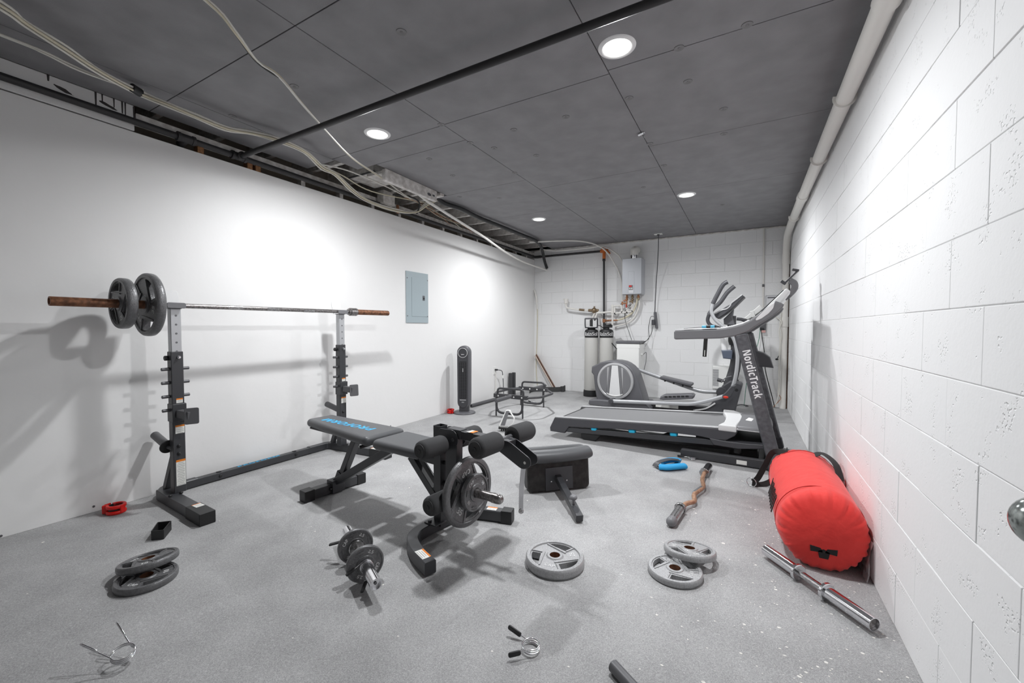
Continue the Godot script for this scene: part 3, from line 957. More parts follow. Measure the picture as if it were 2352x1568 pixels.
func plate(label: String, R: float, th: float, pounds: String, m: Material, bore := 0.0255) -> Node3D:
	# lies flat round its own Y axis, centre at the middle of its thickness
	var t := thing("weight_plate", label, "weight plate", Vector3.ZERO, 0.0, "cast iron weight plates")
	var h := th * 0.5
	part(t, "rim", MB.new().lathe(Vector3.ZERO, Vector3.UP, [Vector2(R * 0.835, -h * 0.72), Vector2(R * 0.855, -h), Vector2(R * 0.955, -h), Vector2(R * 0.99, -h * 0.72), Vector2(R, -h * 0.25), Vector2(R, h * 0.25), Vector2(R * 0.99, h * 0.72), Vector2(R * 0.955, h), Vector2(R * 0.855, h), Vector2(R * 0.835, h * 0.72), Vector2(R * 0.835, -h * 0.72)], 64), m)
	part(t, "web", plate_web(R, th * 0.72), m)
	var hr: float = maxf(R * 0.27, bore + 0.012)
	var hub := part(t, "hub", MB.new().lathe(Vector3.ZERO, Vector3.UP, [Vector2(bore, -h), Vector2(hr - 0.002, -h), Vector2(hr, -h * 0.85), Vector2(maxf(R * 0.31, hr + 0.002), -h * 0.7), Vector2(maxf(R * 0.31, hr + 0.002), h * 0.7), Vector2(hr, h * 0.85), Vector2(hr - 0.002, h), Vector2(bore, h), Vector2(bore, -h)], 40), m)
	part(hub, "bore", MB.new().lathe(Vector3.ZERO, Vector3.UP, [Vector2(bore - 0.0008, h * 0.98), Vector2(bore - 0.0008, -h * 0.98)], 32), M.rusty_sleeve, "rusty bore")
	for k in 3:
		var a := TAU / 3.0 * k
		var p0 := Vector3(cos(a) * R * 0.84, 0, sin(a) * R * 0.84)
		var sp := a + deg_to_rad(62)
		var p1 := Vector3(cos(sp) * R * 0.475, 0, sin(sp) * R * 0.475)
		var p2 := Vector3(cos(sp) * R * 0.84, 0, sin(sp) * R * 0.84)
		var nn := (p1 - p0).normalized().cross(Vector3.UP)
		var off := nn * (0.012 * R / 0.14 * (-1.0 if nn.dot(p0 + p1) > 0.0 else 1.0))
		var q := Vector3(-sin(sp), 0, cos(sp)) * R * 0.05
		var ends := p1 + (p1 - p0).normalized() * R * 0.1
		part(t, "rib", MB.new().bar(p0 + off, ends + off, R * 0.055, th * 0.97, Vector3.UP, 0.0015).bar(p1 + q, p2 + q, R * 0.05, th * 0.97, Vector3.UP, 0.0015), m)
		if k < 2:
			var ac := a + deg_to_rad(91)
			for s in [1.0, -1.0]:
				var c := Vector3(cos(ac) * R * 0.60, s * (h * 0.72 + 0.0004), sin(ac) * R * 0.60)
				text_on(t, "lettering", pounds if k == 0 else "CAP", R * (0.17 if k == 0 else 0.14), facing(c, Vector3(0, s, 0), Vector3(-cos(ac), 0, -sin(ac))), M.plate_letter)
	return t

func small_plate(label: String, R: float, th: float, pounds: String, m: Material) -> Node3D:
	# a little plate without grips: raised rim, four cast dashes and raised figures
	var t := thing("weight_plate", label, "weight plate", Vector3.ZERO, 0.0, "cast iron weight plates")
	var h := th * 0.5
	part(t, "rim", MB.new().lathe(Vector3.ZERO, Vector3.UP, [Vector2(R * 0.87, -h * 0.6), Vector2(R * 0.89, -h), Vector2(R * 0.96, -h), Vector2(R, -h * 0.5), Vector2(R, h * 0.5), Vector2(R * 0.96, h), Vector2(R * 0.89, h), Vector2(R * 0.87, h * 0.6), Vector2(R * 0.87, -h * 0.6)], 56), m)
	part(t, "web", MB.new().lathe(Vector3.ZERO, Vector3.UP, [Vector2(0.0255, -h * 0.66), Vector2(R * 0.9, -h * 0.66), Vector2(R * 0.9, h * 0.66), Vector2(0.0255, h * 0.66), Vector2(0.0255, -h * 0.66)], 56), m)
	part(t, "hub", MB.new().lathe(Vector3.ZERO, Vector3.UP, [Vector2(0.0255, -h), Vector2(R * 0.45, -h), Vector2(R * 0.48, -h * 0.6), Vector2(R * 0.48, h * 0.6), Vector2(R * 0.45, h), Vector2(0.0255, h), Vector2(0.0255, -h)], 40), m)
	for k in 4:
		var a := TAU / 4.0 * k + 0.5
		var d := Vector3(cos(a), 0, sin(a))
		var w := Vector3(-sin(a), 0, cos(a))
		for s in [1.0, -1.0]:
			part(t, "cast_bar", MB.new().box(d * R * 0.74 + Vector3(0, s * h * 0.78, 0), Vector3(R * 0.34, h * 0.3, R * 0.05), Basis(w, Vector3.UP, w.cross(Vector3.UP)), 0.0008), m)
			var e := Vector3(cos(a + 0.785), 0, sin(a + 0.785))
			if k < 3:
				text_on(t, "lettering", "CAP" if k == 1 else pounds, R * 0.17, facing(e * R * 0.68 + Vector3(0, s * (h * 0.66 + 0.0005), 0), Vector3(0, s, 0), e), M.plate_letter)
	return t

func place(o: Node3D, at: Vector3, axis: Vector3, spin := 0.0) -> void:
	# stand a thing so that its own Y points along axis
	var b := Basis(Quaternion(Vector3.UP, axis.normalized())) if axis.normalized().dot(Vector3.UP) > -0.999 else Basis(Vector3.RIGHT, PI)
	o.transform = Transform3D(b * Basis(Vector3.UP, deg_to_rad(spin)), at)

func spring_clip(label: String, grips: bool, tip_a: Vector3, tip_b: Vector3, r := 0.031, turns := 2.6) -> Node3D:
	# wire coil round its own Y with two arms that end at tip_a and tip_b
	var t := thing("spring_clip", label, "clip", Vector3.ZERO, 0.0, "spring collar clips")
	var ia := atan2(tip_a.z, tip_a.x) + 0.9
	var ib := atan2(tip_b.z, tip_b.x) - 0.9
	while ib < ia:
		ib += TAU
	var p := []
	var total := ib - ia + TAU * floorf(turns)
	for i in 73:
		var f := i / 72.0
		var a := ia + total * f
		p.append(Vector3(cos(a) * r, -0.010 + 0.020 * f, sin(a) * r))
	var st: Vector3 = p[0]
	var en: Vector3 = p[72]
	part(t, "coil", MB.new().tube(p, 0.0024, 8), M.chrome)
	for e in [[st, tip_a], [en, tip_b]]:
		var s: Vector3 = e[0]
		var tip: Vector3 = e[1]
		var d := (tip - s).normalized()
		var k := s.lerp(tip, 0.42)
		if grips:
			part(t, "arm", MB.new().tube([s, k, k + d * 0.02], 0.0024, 8), M.chrome)
			var sd := d.cross(Vector3.UP).normalized()
			part(t, "grip", MB.new().prism(MB.roundpoly([Vector2(-0.0, -0.009), Vector2((tip - k).length(), -0.009), Vector2((tip - k).length(), 0.009), Vector2(0.0, 0.009)], 0.008, 4), 0.008, 0.003, 2, Transform3D(Basis(d, sd.cross(d).normalized() * -1.0, sd), k)), M.plastic_black, "black rubber grip")
		else:
			var u := d.cross(Vector3(0.2, 1, 0.1)).normalized().cross(d).normalized()
			part(t, "arm", MB.new().tube(Array(MB.smooth([s, s.lerp(tip, 0.3), k, tip - d * 0.008 + u * 0.001, tip + u * 0.004, tip - d * 0.01 + u * 0.011, k + u * 0.012 + d * 0.008, k + d * 0.002 + u * 0.003], 5)), 0.0024, 8), M.chrome)
	return t


func build_weights() -> void:
	mat("plate_letter", Color(0.78, 0.78, 0.78), 0.5)
	# loose plates on the floor
	place(plate("large pale grey twenty-five pound plate lying alone in the middle of the floor", 0.142, 0.044, "25", M.cast_iron_pale), Vector3(-0.795, 0.022, -1.825), Vector3.UP, 128)
	place(plate("ten pound plate lying flat under the tilted one, nearer the camera", 0.121, 0.03, "10", M.cast_iron_pale), Vector3(-0.275, 0.015, -2.025), Vector3.UP, 205)
	place(plate("ten pound plate tilted on top of its twin, toward the curl bar", 0.121, 0.03, "10", M.cast_iron_pale), Vector3(-0.23, 0.043, -2.19), Vector3(-0.04, 1.0, -0.155), 30)
	place(plate("ten pound plate flat on the floor by the spring clip, lower of two", 0.114, 0.03, "10", M.cast_iron), Vector3(-2.345, 0.015, -0.785), Vector3.UP, 150)
	place(plate("ten pound plate resting askew on another near the white wall", 0.114, 0.03, "10", M.cast_iron), Vector3(-2.43, 0.052, -0.822), Vector3(-0.17, 1.0, -0.02), 60)
	# on the bar
	place(plate("small thick twenty-five pound plate on the barbell, outer of two", 0.150, 0.05, "25", M.cast_iron), Vector3(-3.22, 1.29, -1.005), Vector3(0, 0, 1), 20)
	place(plate("larger plate on the barbell between the small plate and the rack", 0.194, 0.048, "35", M.cast_iron), Vector3(-3.22, 1.288, -1.125), Vector3(0, 0, 1), 75)
	# on the leg developer
	var ax := Vector3(0.9945, 0, 0.1045)
	var bo := Vector3(-2.2, 0, -1.875)
	place(plate("large thirty-five pound plate hung on the bench's leg lever", 0.184, 0.034, "35", M.cast_iron), bo + ax * 0.928 + Vector3(0, 0.278, 0.0), ax, 40)
	place(small_plate("small plate in front of the large one on the bench's leg lever", 0.098, 0.026, "10", M.cast_iron), bo + ax * 0.975 + Vector3(0, 0.284, 0.0), ax, 10)

	# ---- dumbbell handle with two little plates and clips
	var d := Vector3(0.889, 0, 0.457).normalized()
	var c := Vector3(-1.565, 0.083, -1.313)
	var t := thing("dumbbell_handle", "chrome dumbbell handle with two small plates, lying before the bench", "dumbbell", Vector3(c.x, 0, c.z))
	part(t, "grip", mb(t).rod(c - d * 0.09, c + d * 0.09, 0.0145), M.worn_chrome)
	for s in [-1.0, 1.0]:
		part(t, "collar", mb(t).rod(c + d * (0.062 * s), c + d * (0.079 * s), 0.037, 28, 0.003), M.worn_chrome)
		var sl := mb(t).lathe(c, d * s, [Vector2(0.0, 0.262), Vector2(0.020, 0.262), Vector2(0.021, 0.276), Vector2(0.0248, 0.276), Vector2(0.0248, 0.076), Vector2(0.0, 0.076)], 28)
		part(t, "sleeve", sl, M.chrome)
		part(t, "end_bolt", mb(t).rod(c + d * (0.262 * s), c + d * (0.268 * s), 0.007, 6), M.steel_and_hole_shade)
	place(small_plate("small two and a half pound plate on the dumbbell handle, far side", 0.083, 0.02, "2.5", M.cast_iron), c - d * 0.092, d, 15)
	place(small_plate("small two and a half pound plate on the dumbbell handle, near side", 0.083, 0.02, "2.5", M.cast_iron), c + d * 0.092, d, 200)
	var q := Basis(Quaternion(Vector3.UP, d))
	var cl := spring_clip("spring clip gripping the near end of the dumbbell handle", true, q.inverse() * Vector3(-0.045, -0.015, 0.075), q.inverse() * Vector3(0.055, -0.058, 0.075), 0.0272)
	cl.transform = Transform3D(q, c + d * 0.122)
	cl = spring_clip("spring clip gripping the far end of the dumbbell handle, one grip poking out", true, q.inverse() * Vector3(-0.11, -0.01, 0.06), q.inverse() * Vector3(-0.03, -0.06, 0.03), 0.0272)
	cl.transform = Transform3D(q, c - d * 0.120)
	# ---- loose clips
	cl = spring_clip("spring clip with black grips lying open on the near floor", true, Vector3(-0.105, 0.02, -0.022), Vector3(-0.045, 0.006, 0.082))
	cl.position = Vector3(-0.652, 0.0135, -1.285)
	cl = spring_clip("bare wire spring clip without grips lying at the near left", false, Vector3(-0.13, 0.004, -0.025), Vector3(-0.10, 0.03, 0.075), 0.031)
	cl.transform = Transform3D(Basis(Vector3(0.4, 0, -1).normalized(), deg_to_rad(20)), Vector3(-1.835, 0.036, -0.545))
	cl = spring_clip("spring clip lying against the end of the treadmill's floor rail", true, Vector3(-0.11, 0.03, -0.05), Vector3(-0.12, 0.0, 0.0), 0.034)
	cl.position = Vector3(-0.40, 0.0135, -3.89)
	cl = spring_clip("shiny spring clip beside the white foot pedal", true, Vector3(0.02, 0.05, 0.06), Vector3(0.05, 0.0, 0.07), 0.034)
	cl.position = Vector3(-2.09, 0.0135, -3.86)
	cl = spring_clip("spring clip inside the hexagonal trap bar", true, Vector3(-0.09, 0.03, 0.02), Vector3(0.11, 0.0, 0.02), 0.034)
	cl.position = Vector3(-2.78, 0.0135, -5.58)
	# ---- barbell
	t = thing("barbell", "long barbell with rusty brown sleeves resting on the rack", "barbell", Vector3(-3.22, 1.29, -1.9))
	part(t, "shaft", mb(t).rod(Vector3(-3.22, 1.289, -1.1), Vector3(-3.22, 1.295, -2.7), 0.0155, 20), M.bar_steel)
	for z in [-1.62, -1.9, -2.2]:
		part(t, "knurl_band", mb(t).rod(Vector3(-3.22, 1.2915, z + 0.05), Vector3(-3.22, 1.2915, z - 0.05), 0.0160, 20), M.worn_chrome)
	part(t, "sleeve", mb(t).lathe(Vector3(-3.22, 1.288, -0.705), Vector3(0, 0, -1), [Vector2(0.0, 0.012), Vector2(0.017, 0.012), Vector2(0.018, 0.0), Vector2(0.0245, 0.0), Vector2(0.0255, 0.004), Vector2(0.0255, 0.44), Vector2(0.0, 0.44)], 28), M.rusty_sleeve)
	part(t, "sleeve", mb(t).rod(Vector3(-3.22, 1.295, -2.66), Vector3(-3.22, 1.297, -3.09), 0.0255, 28, 0.003), M.rusty_sleeve)
	part(t, "collar", mb(t).rod(Vector3(-3.22, 1.295, -2.615), Vector3(-3.22, 1.295, -2.69), 0.037, 28, 0.004).rod(Vector3(-3.22, 1.295, -2.60), Vector3(-3.22, 1.295, -2.62), 0.029, 24), M.bar_steel)
	part(t, "collar", mb(t).rod(Vector3(-3.22, 1.288, -1.15), Vector3(-3.22, 1.288, -1.175), 0.037, 28, 0.004), M.bar_steel)
	# ---- curl bar
	t = thing("curl_bar", "bent chrome and rust-coloured curl bar lying on the floor before the treadmill", "barbell", Vector3(-0.3, 0, -3.05))
	part(t, "bent_shaft", mb(t).tube(Array(MB.fillet([Vector3(-0.337, 0.035, -2.70), Vector3(-0.318, 0.035, -2.80), Vector3(-0.272, 0.03, -2.865), Vector3(-0.296, 0.03, -2.985), Vector3(-0.245, 0.03, -3.17), Vector3(-0.271, 0.03, -3.31), Vector3(-0.267, 0.035, -3.50)], 0.05, 5)), 0.0145, 14), M.rust_tan)
	part(t, "bright_middle", mb(t).tube([Vector3(-0.2935, 0.0302, -3.01), Vector3(-0.275, 0.0302, -3.075), Vector3(-0.257, 0.0302, -3.135)], 0.0153, 14), M.chrome, "bare chrome middle")
	for e in [[Vector3(-0.340, 0.035, -2.70), Vector3(-0.361, 0.03, -2.50)], [Vector3(-0.268, 0.035, -3.47), Vector3(-0.250, 0.03, -3.67)]]:
		var dd: Vector3 = (e[1] - e[0]).normalized()
		part(t, "sleeve", mb(t).rod(e[0], e[1], 0.0265, 26, 0.003), M.worn_chrome)
		part(t, "collar", mb(t).rod(e[0] - dd * 0.012, e[0] + dd * 0.008, 0.035, 26, 0.003), M.worn_chrome)
	part(t, "end_cap", mb(t).ball(Vector3(-0.362, 0.03, -2.50), Vector3(0.029, 0.029, 0.029)).rod(Vector3(-0.361, 0.03, -2.50), Vector3(-0.3585, 0.03, -2.525), 0.0285, 24), M.plastic_mid, "dull grey rubber end cap")
	# ---- chrome handle by the wall
	t = thing("chrome_bar", "short chrome plate-loading bar lying diagonally by the block wall", "barbell", Vector3(0.26, 0, -2.19))
	var ca := Vector3(0.098, 0.037, -2.40)
	var cb := Vector3(0.432, 0.037, -1.985)
	var cd := (cb - ca).normalized()
	var L := (cb - ca).length()
	part(t, "grip", mb(t).rod(ca + cd * L * 0.36, ca + cd * L * 0.62, 0.0155, 22), M.worn_chrome)
	part(t, "sleeve", mb(t).rod(ca, ca + cd * L * 0.36, 0.0262, 28, 0.003), M.chrome)
	part(t, "sleeve", mb(t).lathe(ca + cd * L * 0.62, cd, [Vector2(0.0, 0.0), Vector2(0.0262, 0.0), Vector2(0.0262, L * 0.38), Vector2(0.0225, L * 0.38), Vector2(0.0215, L * 0.38 - 0.012), Vector2(0.0, L * 0.38 - 0.012)], 28), M.chrome)
	part(t, "end_face", mb(t).rod(cb - cd * 0.013, cb - cd * 0.0105, 0.0212, 24, 0.001), M.bar_steel, "dull brown end face")
	for f in [0.35, 0.615]:
		part(t, "collar", mb(t).rod(ca + cd * L * f, ca + cd * (L * f + 0.016), 0.037, 30, 0.003), M.chrome)
	t = thing("steel_tube", "end of a dark grey steel tube at the bottom edge of the picture", "tube", Vector3(-0.32, 0, -1.29))
	part(t, "tube", mb(t).rod(Vector3(-0.372, 0.0205, -1.338), Vector3(-0.05, 0.0205, -1.12), 0.02, 24, 0.003), M.grey_steel)


func warning_sticker(parent: Node3D, x: Transform3D, w: float, h: float, band := 0.16) -> void:
	# white label with an orange head band and grey lines of small print
	var s := part(parent, "warning_label", MB.new().box(x.origin, Vector3(w, h, 0.0012), x.basis, 0.0002), M.sticker_white, "white warning label with an orange head")
	part(s, "orange_band", MB.new().box(x * Vector3(0, h * (0.5 - band * 0.5), 0.0003), Vector3(w, h * band, 0.0012), x.basis, 0.0001), M.sticker_orange)
	var n := int(h * (1.0 - band) / 0.011)
	for k in n:
		part(s, "print_line", MB.new().box(x * Vector3(0, h * (0.5 - band) - 0.008 - k * 0.011, 0.0002), Vector3(w * (0.8 if k % 3 else 0.6), 0.0022, 0.0012), x.basis, 0.0001), M.sticker_ink)

func build_rack() -> void:
	var t := thing("squat_rack", "black steel barbell rack with two uprights against the white wall", "rack", Vector3(-3.2, 0, -1.9))
	var side := 0
	for z in [-1.265, -2.53]:
		var s: float = 1.0 if side == 0 else -1.0        # toward the camera for the first upright
		side += 1
		# floor foot
		part(t, "foot", mb(t).bar(Vector3(-3.40, 0.036, z + 0.03 * s), Vector3(-2.735, 0.036, z + 0.068 * s), 0.072, 0.066, Vector3.UP, 0.004), M.black_steel)
		part(t, "foot_cap", mb(t).bar(Vector3(-2.91, 0.037, z + 0.058 * s), Vector3(-2.715, 0.037, z + 0.069 * s), 0.084, 0.074, Vector3.UP, 0.004), M.plastic_black)
		# upright: outer post, lighter inner post
		part(t, "post", mb(t).box(Vector3(-3.243, 0.53, z), Vector3(0.056, 0.925, 0.068), Basis(), 0.004), M.black_steel)
		var inn := part(t, "inner_post", mb(t).box(Vector3(-3.243, 1.12, z), Vector3(0.047, 0.30, 0.058), Basis(), 0.004), M.silver_tube, "pale grey telescoping post")
		for k in 5:
			part(inn, "hole", mb(t).rod(Vector3(-3.2205, 1.225 - 0.058 * k, z), Vector3(-3.2185, 1.225 - 0.058 * k, z), 0.0065, 14, 0.0002), M.steel_and_hole_shade)  # flat disc, darker than the post to stand for the shaded hole
		part(t, "brace", mb(t).bar(Vector3(-3.385, 0.065, z + 0.012 * s), Vector3(-3.262, 0.33, z + 0.006 * s), 0.04, 0.035, Vector3.BACK, 0.003), M.black_steel)
		part(t, "lock_bolt", mb(t).rod(Vector3(-3.216, 0.955, z - 0.006), Vector3(-3.203, 0.955, z - 0.006), 0.011, 6, 0.002).rod(Vector3(-3.203, 0.955, z - 0.006), Vector3(-3.195, 0.955, z - 0.006), 0.007, 14), M.chrome)
		part(t, "lock_knob", mb(t).rod(Vector3(-3.262, 0.95, z + 0.034), Vector3(-3.262, 0.95, z + 0.052), 0.016, 16), M.plastic_black)
		for k in 4:
			var y := 0.613 + 0.0888 * k
			for e in [-1.0, 1.0]:
				if k == 0 and e < 0.0:
					continue
				part(t, "peg", mb(t).rod(Vector3(-3.247, y, z + 0.033 * e), Vector3(-3.247, y, z + 0.076 * e), 0.0105, 16, 0.002), M.grey_steel)
		# top cradle: back plate, floor, front lip
		var hk := mb(t)
		hk.box(Vector3(-3.244, 1.272, z), Vector3(0.062, 0.006, 0.062), Basis(), 0.002)
		hk.prism(MB.roundpoly([Vector2(-0.052, 0), Vector2(0.052, 0), Vector2(0.052, 0.036), Vector2(-0.052, 0.036)], 0.013, 4), 0.006, 0.002, 1, facing(Vector3(-3.195, 1.272, z + 0.004), Vector3.RIGHT))
		part(t, "front_lip", hk, M.plastic_mid)
		var bp := mb(t).prism(MB.roundpoly([Vector2(-0.045, 0), Vector2(0.045, 0), Vector2(0.052, 0.08), Vector2(0.046, 0.12), Vector2(-0.046, 0.12), Vector2(-0.052, 0.08)], 0.012, 4), 0.006, 0.002, 1, facing(Vector3(-3.277, 1.272, z + 0.004), Vector3(0.98, 0.16, 0)))
		part(t, "back_plate", bp, M.light_plastic, "bar cradle plate, coloured white for the light on it")  # the white stands for lamplight falling on the plate
		# lower spotter catch
		part(t, "catch_sleeve", mb(t).box(Vector3(-3.237, 0.595, z), Vector3(0.076, 0.118, 0.078), Basis(), 0.004), M.black_steel)
		part(t, "catch_arm", mb(t).bar(Vector3(-3.2, 0.59, z + 0.002), Vector3(-3.10, 0.583, z - 0.02), 0.042, 0.05, Vector3.UP, 0.003), M.grey_steel)
		part(t, "catch_plate", mb(t).prism(MB.roundpoly([Vector2(-0.038, -0.052), Vector2(0.038, -0.052), Vector2(0.038, 0.052), Vector2(-0.038, 0.052)], 0.012, 4), 0.006, 0.002, 1, facing(Vector3(-3.095, 0.58, z - 0.022), Vector3(0.9, 0.12, 0.42))), M.grey_steel)
		# plate storage post toward the wall
		part(t, "storage_post", mb(t).rod(Vector3(-3.285, 0.37, z + 0.035 * s), Vector3(-3.492, 0.418, z + 0.03 * s), 0.026, 24, 0.003), M.grey_steel)
		part(t, "storage_disc", mb(t).rod(Vector3(-3.283, 0.368, z + 0.036 * s), Vector3(-3.293, 0.371, z + 0.036 * s), 0.045, 26, 0.002), M.plastic_black)
		part(t, "storage_tube", mb(t).rod(Vector3(-3.25, 0.36, z + 0.02 * s), Vector3(-3.285, 0.369, z + 0.035 * s), 0.016, 16), M.black_steel)
		for y in [0.375, 0.325]:
			part(t, "bolt", mb(t).rod(Vector3(-3.216, y, z + 0.004), Vector3(-3.206, y, z + 0.004), 0.012, 6, 0.002).rod(Vector3(-3.206, y, z + 0.004), Vector3(-3.200, y, z + 0.004), 0.007, 12), M.plastic_black)
		for e in [-1.0, 1.0]:
			part(t, "bolt", mb(t).rod(Vector3(-3.185, 0.068, z + 0.04 * s + 0.03 * e), Vector3(-3.185, 0.082, z + 0.04 * s + 0.03 * e), 0.011, 6, 0.003), M.plastic_black)
		warning_sticker_on(t, Vector3(-3.2145, 0.672, z - 0.006), Vector3.RIGHT, 0.036, 0.03, 0.3)
		warning_sticker_on(t, Vector3(-3.2145, 0.485, z - 0.004), Vector3.RIGHT, 0.05, 0.055, 0.2)
		if side == 1:
			warning_sticker_on(t, Vector3(-3.2145, 0.20, z - 0.004), Vector3.RIGHT, 0.052, 0.17, 0.08)
		warning_sticker_on(t, Vector3(-2.87, 0.0745, z + 0.05 * s), Vector3.UP, 0.045, 0.06, 0.12)
		# curve from the foot to the long bar along the wall
		var zz: float = z - 0.13 * s
		part(t, "corner_bend", mb(t).sweep(MB.fillet([Vector3(-3.30, 0.033, z + 0.033 * s), Vector3(-3.40, 0.033, z + 0.027 * s), Vector3(-3.455, 0.033, z + 0.0 * s), Vector3(-3.455, 0.033, zz - 0.06 * s)], 0.09, 8), MB.rect(0.055, 0.058, 0.004), Vector3.UP, false), M.black_steel)
	part(t, "wall_bar", mb(t).box(Vector3(-3.452, 0.033, -1.9), Vector3(0.05, 0.052, 0.99), Basis(), 0.004), M.black_steel)
	for z in [-1.6, -2.2]:
		part(t, "bolt", mb(t).rod(Vector3(-3.428, 0.034, z), Vector3(-3.418, 0.034, z), 0.011, 6, 0.002), M.plastic_black)
		part(t, "end_plug", mb(t).box(Vector3(-3.452, 0.061, z), Vector3(0.02, 0.006, 0.028), Basis(), 0.001), M.plastic_black)
	var bl := text_on(t, "lettering", "PROFORM", 0.026, Transform3D(), M.print_blue, 800, true, 2.0)
	bl.transform = Transform3D(t.basis, t.position).affine_inverse() * facing(Vector3(-3.452, 0.0598, -1.9), Vector3.UP, Vector3.LEFT)
	bl.set_meta("label", "faded blue maker's lettering on the floor bar")

func warning_sticker_on(t: Node3D, at: Vector3, out: Vector3, w: float, h: float, band: float) -> void:
	var up := Vector3.UP if absf(out.y) < 0.9 else Vector3.LEFT
	warning_sticker(t, Transform3D(t.basis, t.position).affine_inverse() * facing(at, out, up), w, h, band)

func pad(t: Node3D, called: String, poly: Array, y: float, th: float, round_r: float) -> MeshInstance3D:
	# upholstered board: outline in (x, -z), padded edge
	var p := MB.roundpoly(poly, round_r, 5)
	var x := Transform3D(Basis(Vector3.RIGHT, Vector3.FORWARD, Vector3.UP), Vector3(0, y, 0))
	return part(t, called, MB.new().prism(p, th, th * 0.46, 5, x), M.vinyl)

func build_bench() -> void:
	var t := thing("weight_bench", "black weight bench with a leg developer and padded rollers", "bench", Vector3(-2.2, 0, -1.875), -6.0)
	var m: Material = M.black_steel
	# upholstery; local x runs from the head of the bench to the leg lever, local z toward the camera
	var bk := pad(t, "backrest", [Vector2(-0.555, -0.085), Vector2(-0.555, 0.125), Vector2(0.25, 0.155), Vector2(0.25, -0.155)], 0.462, 0.056, 0.04)
	var tx := text_on(bk, "lettering", "PROFORM", 0.062, Transform3D(Basis(Vector3(-1, 0, 0.035).normalized(), Vector3(-0.035, 0, -1).normalized() * -1.0, Vector3.UP), Vector3(-0.16, 0.4902, 0.005)), M.print_blue, 800, true, 1.35)
	tx.set_meta("label", "blue maker's lettering across the backrest")
	pad(t, "seat", [Vector2(0.285, -0.145), Vector2(0.275, 0.14), Vector2(0.68, 0.125), Vector2(0.68, -0.13)], 0.455, 0.056, 0.045)
	part(t, "backrest_board", MB.new().box(Vector3(-0.15, 0.43, -0.01), Vector3(0.72, 0.012, 0.18), Basis(), 0.003), M.plastic_black)
	part(t, "seat_board", MB.new().box(Vector3(0.48, 0.424, 0.0), Vector3(0.34, 0.012, 0.2), Basis(), 0.003), M.plastic_black)
	part(t, "hinge_bolt", MB.new().rod(Vector3(0.262, 0.455, -0.06), Vector3(0.272, 0.455, -0.06), 0.006, 12), M.chrome)
	# rear foot
	part(t, "rear_foot", MB.new().box(Vector3(-0.30, 0.037, 0.02), Vector3(0.062, 0.062, 0.40), Basis(), 0.004), m)
	for z in [0.215, -0.175]:
		part(t, "foot_cap", MB.new().box(Vector3(-0.30, 0.038, z), Vector3(0.072, 0.074, 0.07), Basis(), 0.004), M.plastic_black)
	part(t, "foot_clamp", MB.new().box(Vector3(-0.285, 0.05, 0.02), Vector3(0.075, 0.085, 0.09), Basis(), 0.003).rod(Vector3(-0.262, 0.04, 0.065), Vector3(-0.262, 0.04, 0.077), 0.01, 6), m)
	# frame
	part(t, "spine", MB.new().bar(Vector3(-0.285, 0.07, 0.015), Vector3(0.36, 0.425, 0.015), 0.05, 0.05, Vector3.UP, 0.004), m)
	part(t, "back_strut", MB.new().bar(Vector3(-0.245, 0.10, 0.0), Vector3(-0.05, 0.425, 0.0), 0.05, 0.045, Vector3.UP, 0.004), m)
	part(t, "strut_foot", MB.new().bar(Vector3(-0.262, 0.085, 0.0), Vector3(-0.225, 0.15, 0.0), 0.062, 0.055, Vector3.UP, 0.003), m)
	part(t, "adjust_pin", MB.new().rod(Vector3(-0.03, 0.35, 0.0), Vector3(0.06, 0.395, -0.17), 0.012, 14), M.plastic_black)
	part(t, "seat_rail", MB.new().bar(Vector3(0.22, 0.405, 0.0), Vector3(0.70, 0.40, 0.0), 0.045, 0.04, Vector3.UP, 0.004), m)
	part(t, "front_brace", MB.new().bar(Vector3(0.50, 0.395, 0.018), Vector3(0.70, 0.21, 0.018), 0.03, 0.045, Vector3.UP, 0.003), m)
	part(t, "front_brace", MB.new().bar(Vector3(0.50, 0.395, -0.03), Vector3(0.70, 0.21, -0.03), 0.012, 0.045, Vector3.UP, 0.002), m)
	# open square post with a hollow top
	var post := MB.new()
	for e in [[-0.026, 0.0, 0.003, 0.056], [0.026, 0.0, 0.003, 0.056], [0.0, -0.027, 0.054, 0.003], [0.0, 0.027, 0.054, 0.003]]:
		post.box(Vector3(0.725 + e[0], 0.325, 0.0 + e[1]), Vector3(e[2], 0.56, e[3]), Basis(), 0.001)
	part(t, "front_post", post, m)
	for y in [0.46, 0.40, 0.20]:
		part(t, "bolt", MB.new().rod(Vector3(0.752, y, 0.0), Vector3(0.764, y, 0.0), 0.011, 6, 0.002), M.plastic_black)
	# pivot bracket
	for z in [-0.032, 0.032]:
		part(t, "pivot_plate", MB.new().prism(MB.roundpoly([Vector2(0.745, 0.485), Vector2(0.83, 0.50), Vector2(0.885, 0.53), Vector2(0.89, 0.575), Vector2(0.86, 0.61), Vector2(0.745, 0.605)], 0.022, 4), 0.005, 0.001, 1, Transform3D(Basis(), Vector3(0, -0.008, z))), m)
	part(t, "pivot_bolt", MB.new().rod(Vector3(0.855, 0.55, 0.034), Vector3(0.855, 0.55, 0.042), 0.009, 12).rod(Vector3(0.855, 0.55, -0.034), Vector3(0.855, 0.55, -0.042), 0.009, 12), M.grey_steel)
	# leg lever: horizontal arm and hanging arm
	part(t, "lever_arm", MB.new().bar(Vector3(0.80, 0.578, 0.0), Vector3(1.18, 0.575, 0.0), 0.05, 0.045, Vector3.UP, 0.004), m)
	part(t, "lever_sleeve", MB.new().bar(Vector3(0.80, 0.58, 0.0), Vector3(0.90, 0.58, 0.0), 0.056, 0.05, Vector3.UP, 0.003), m)
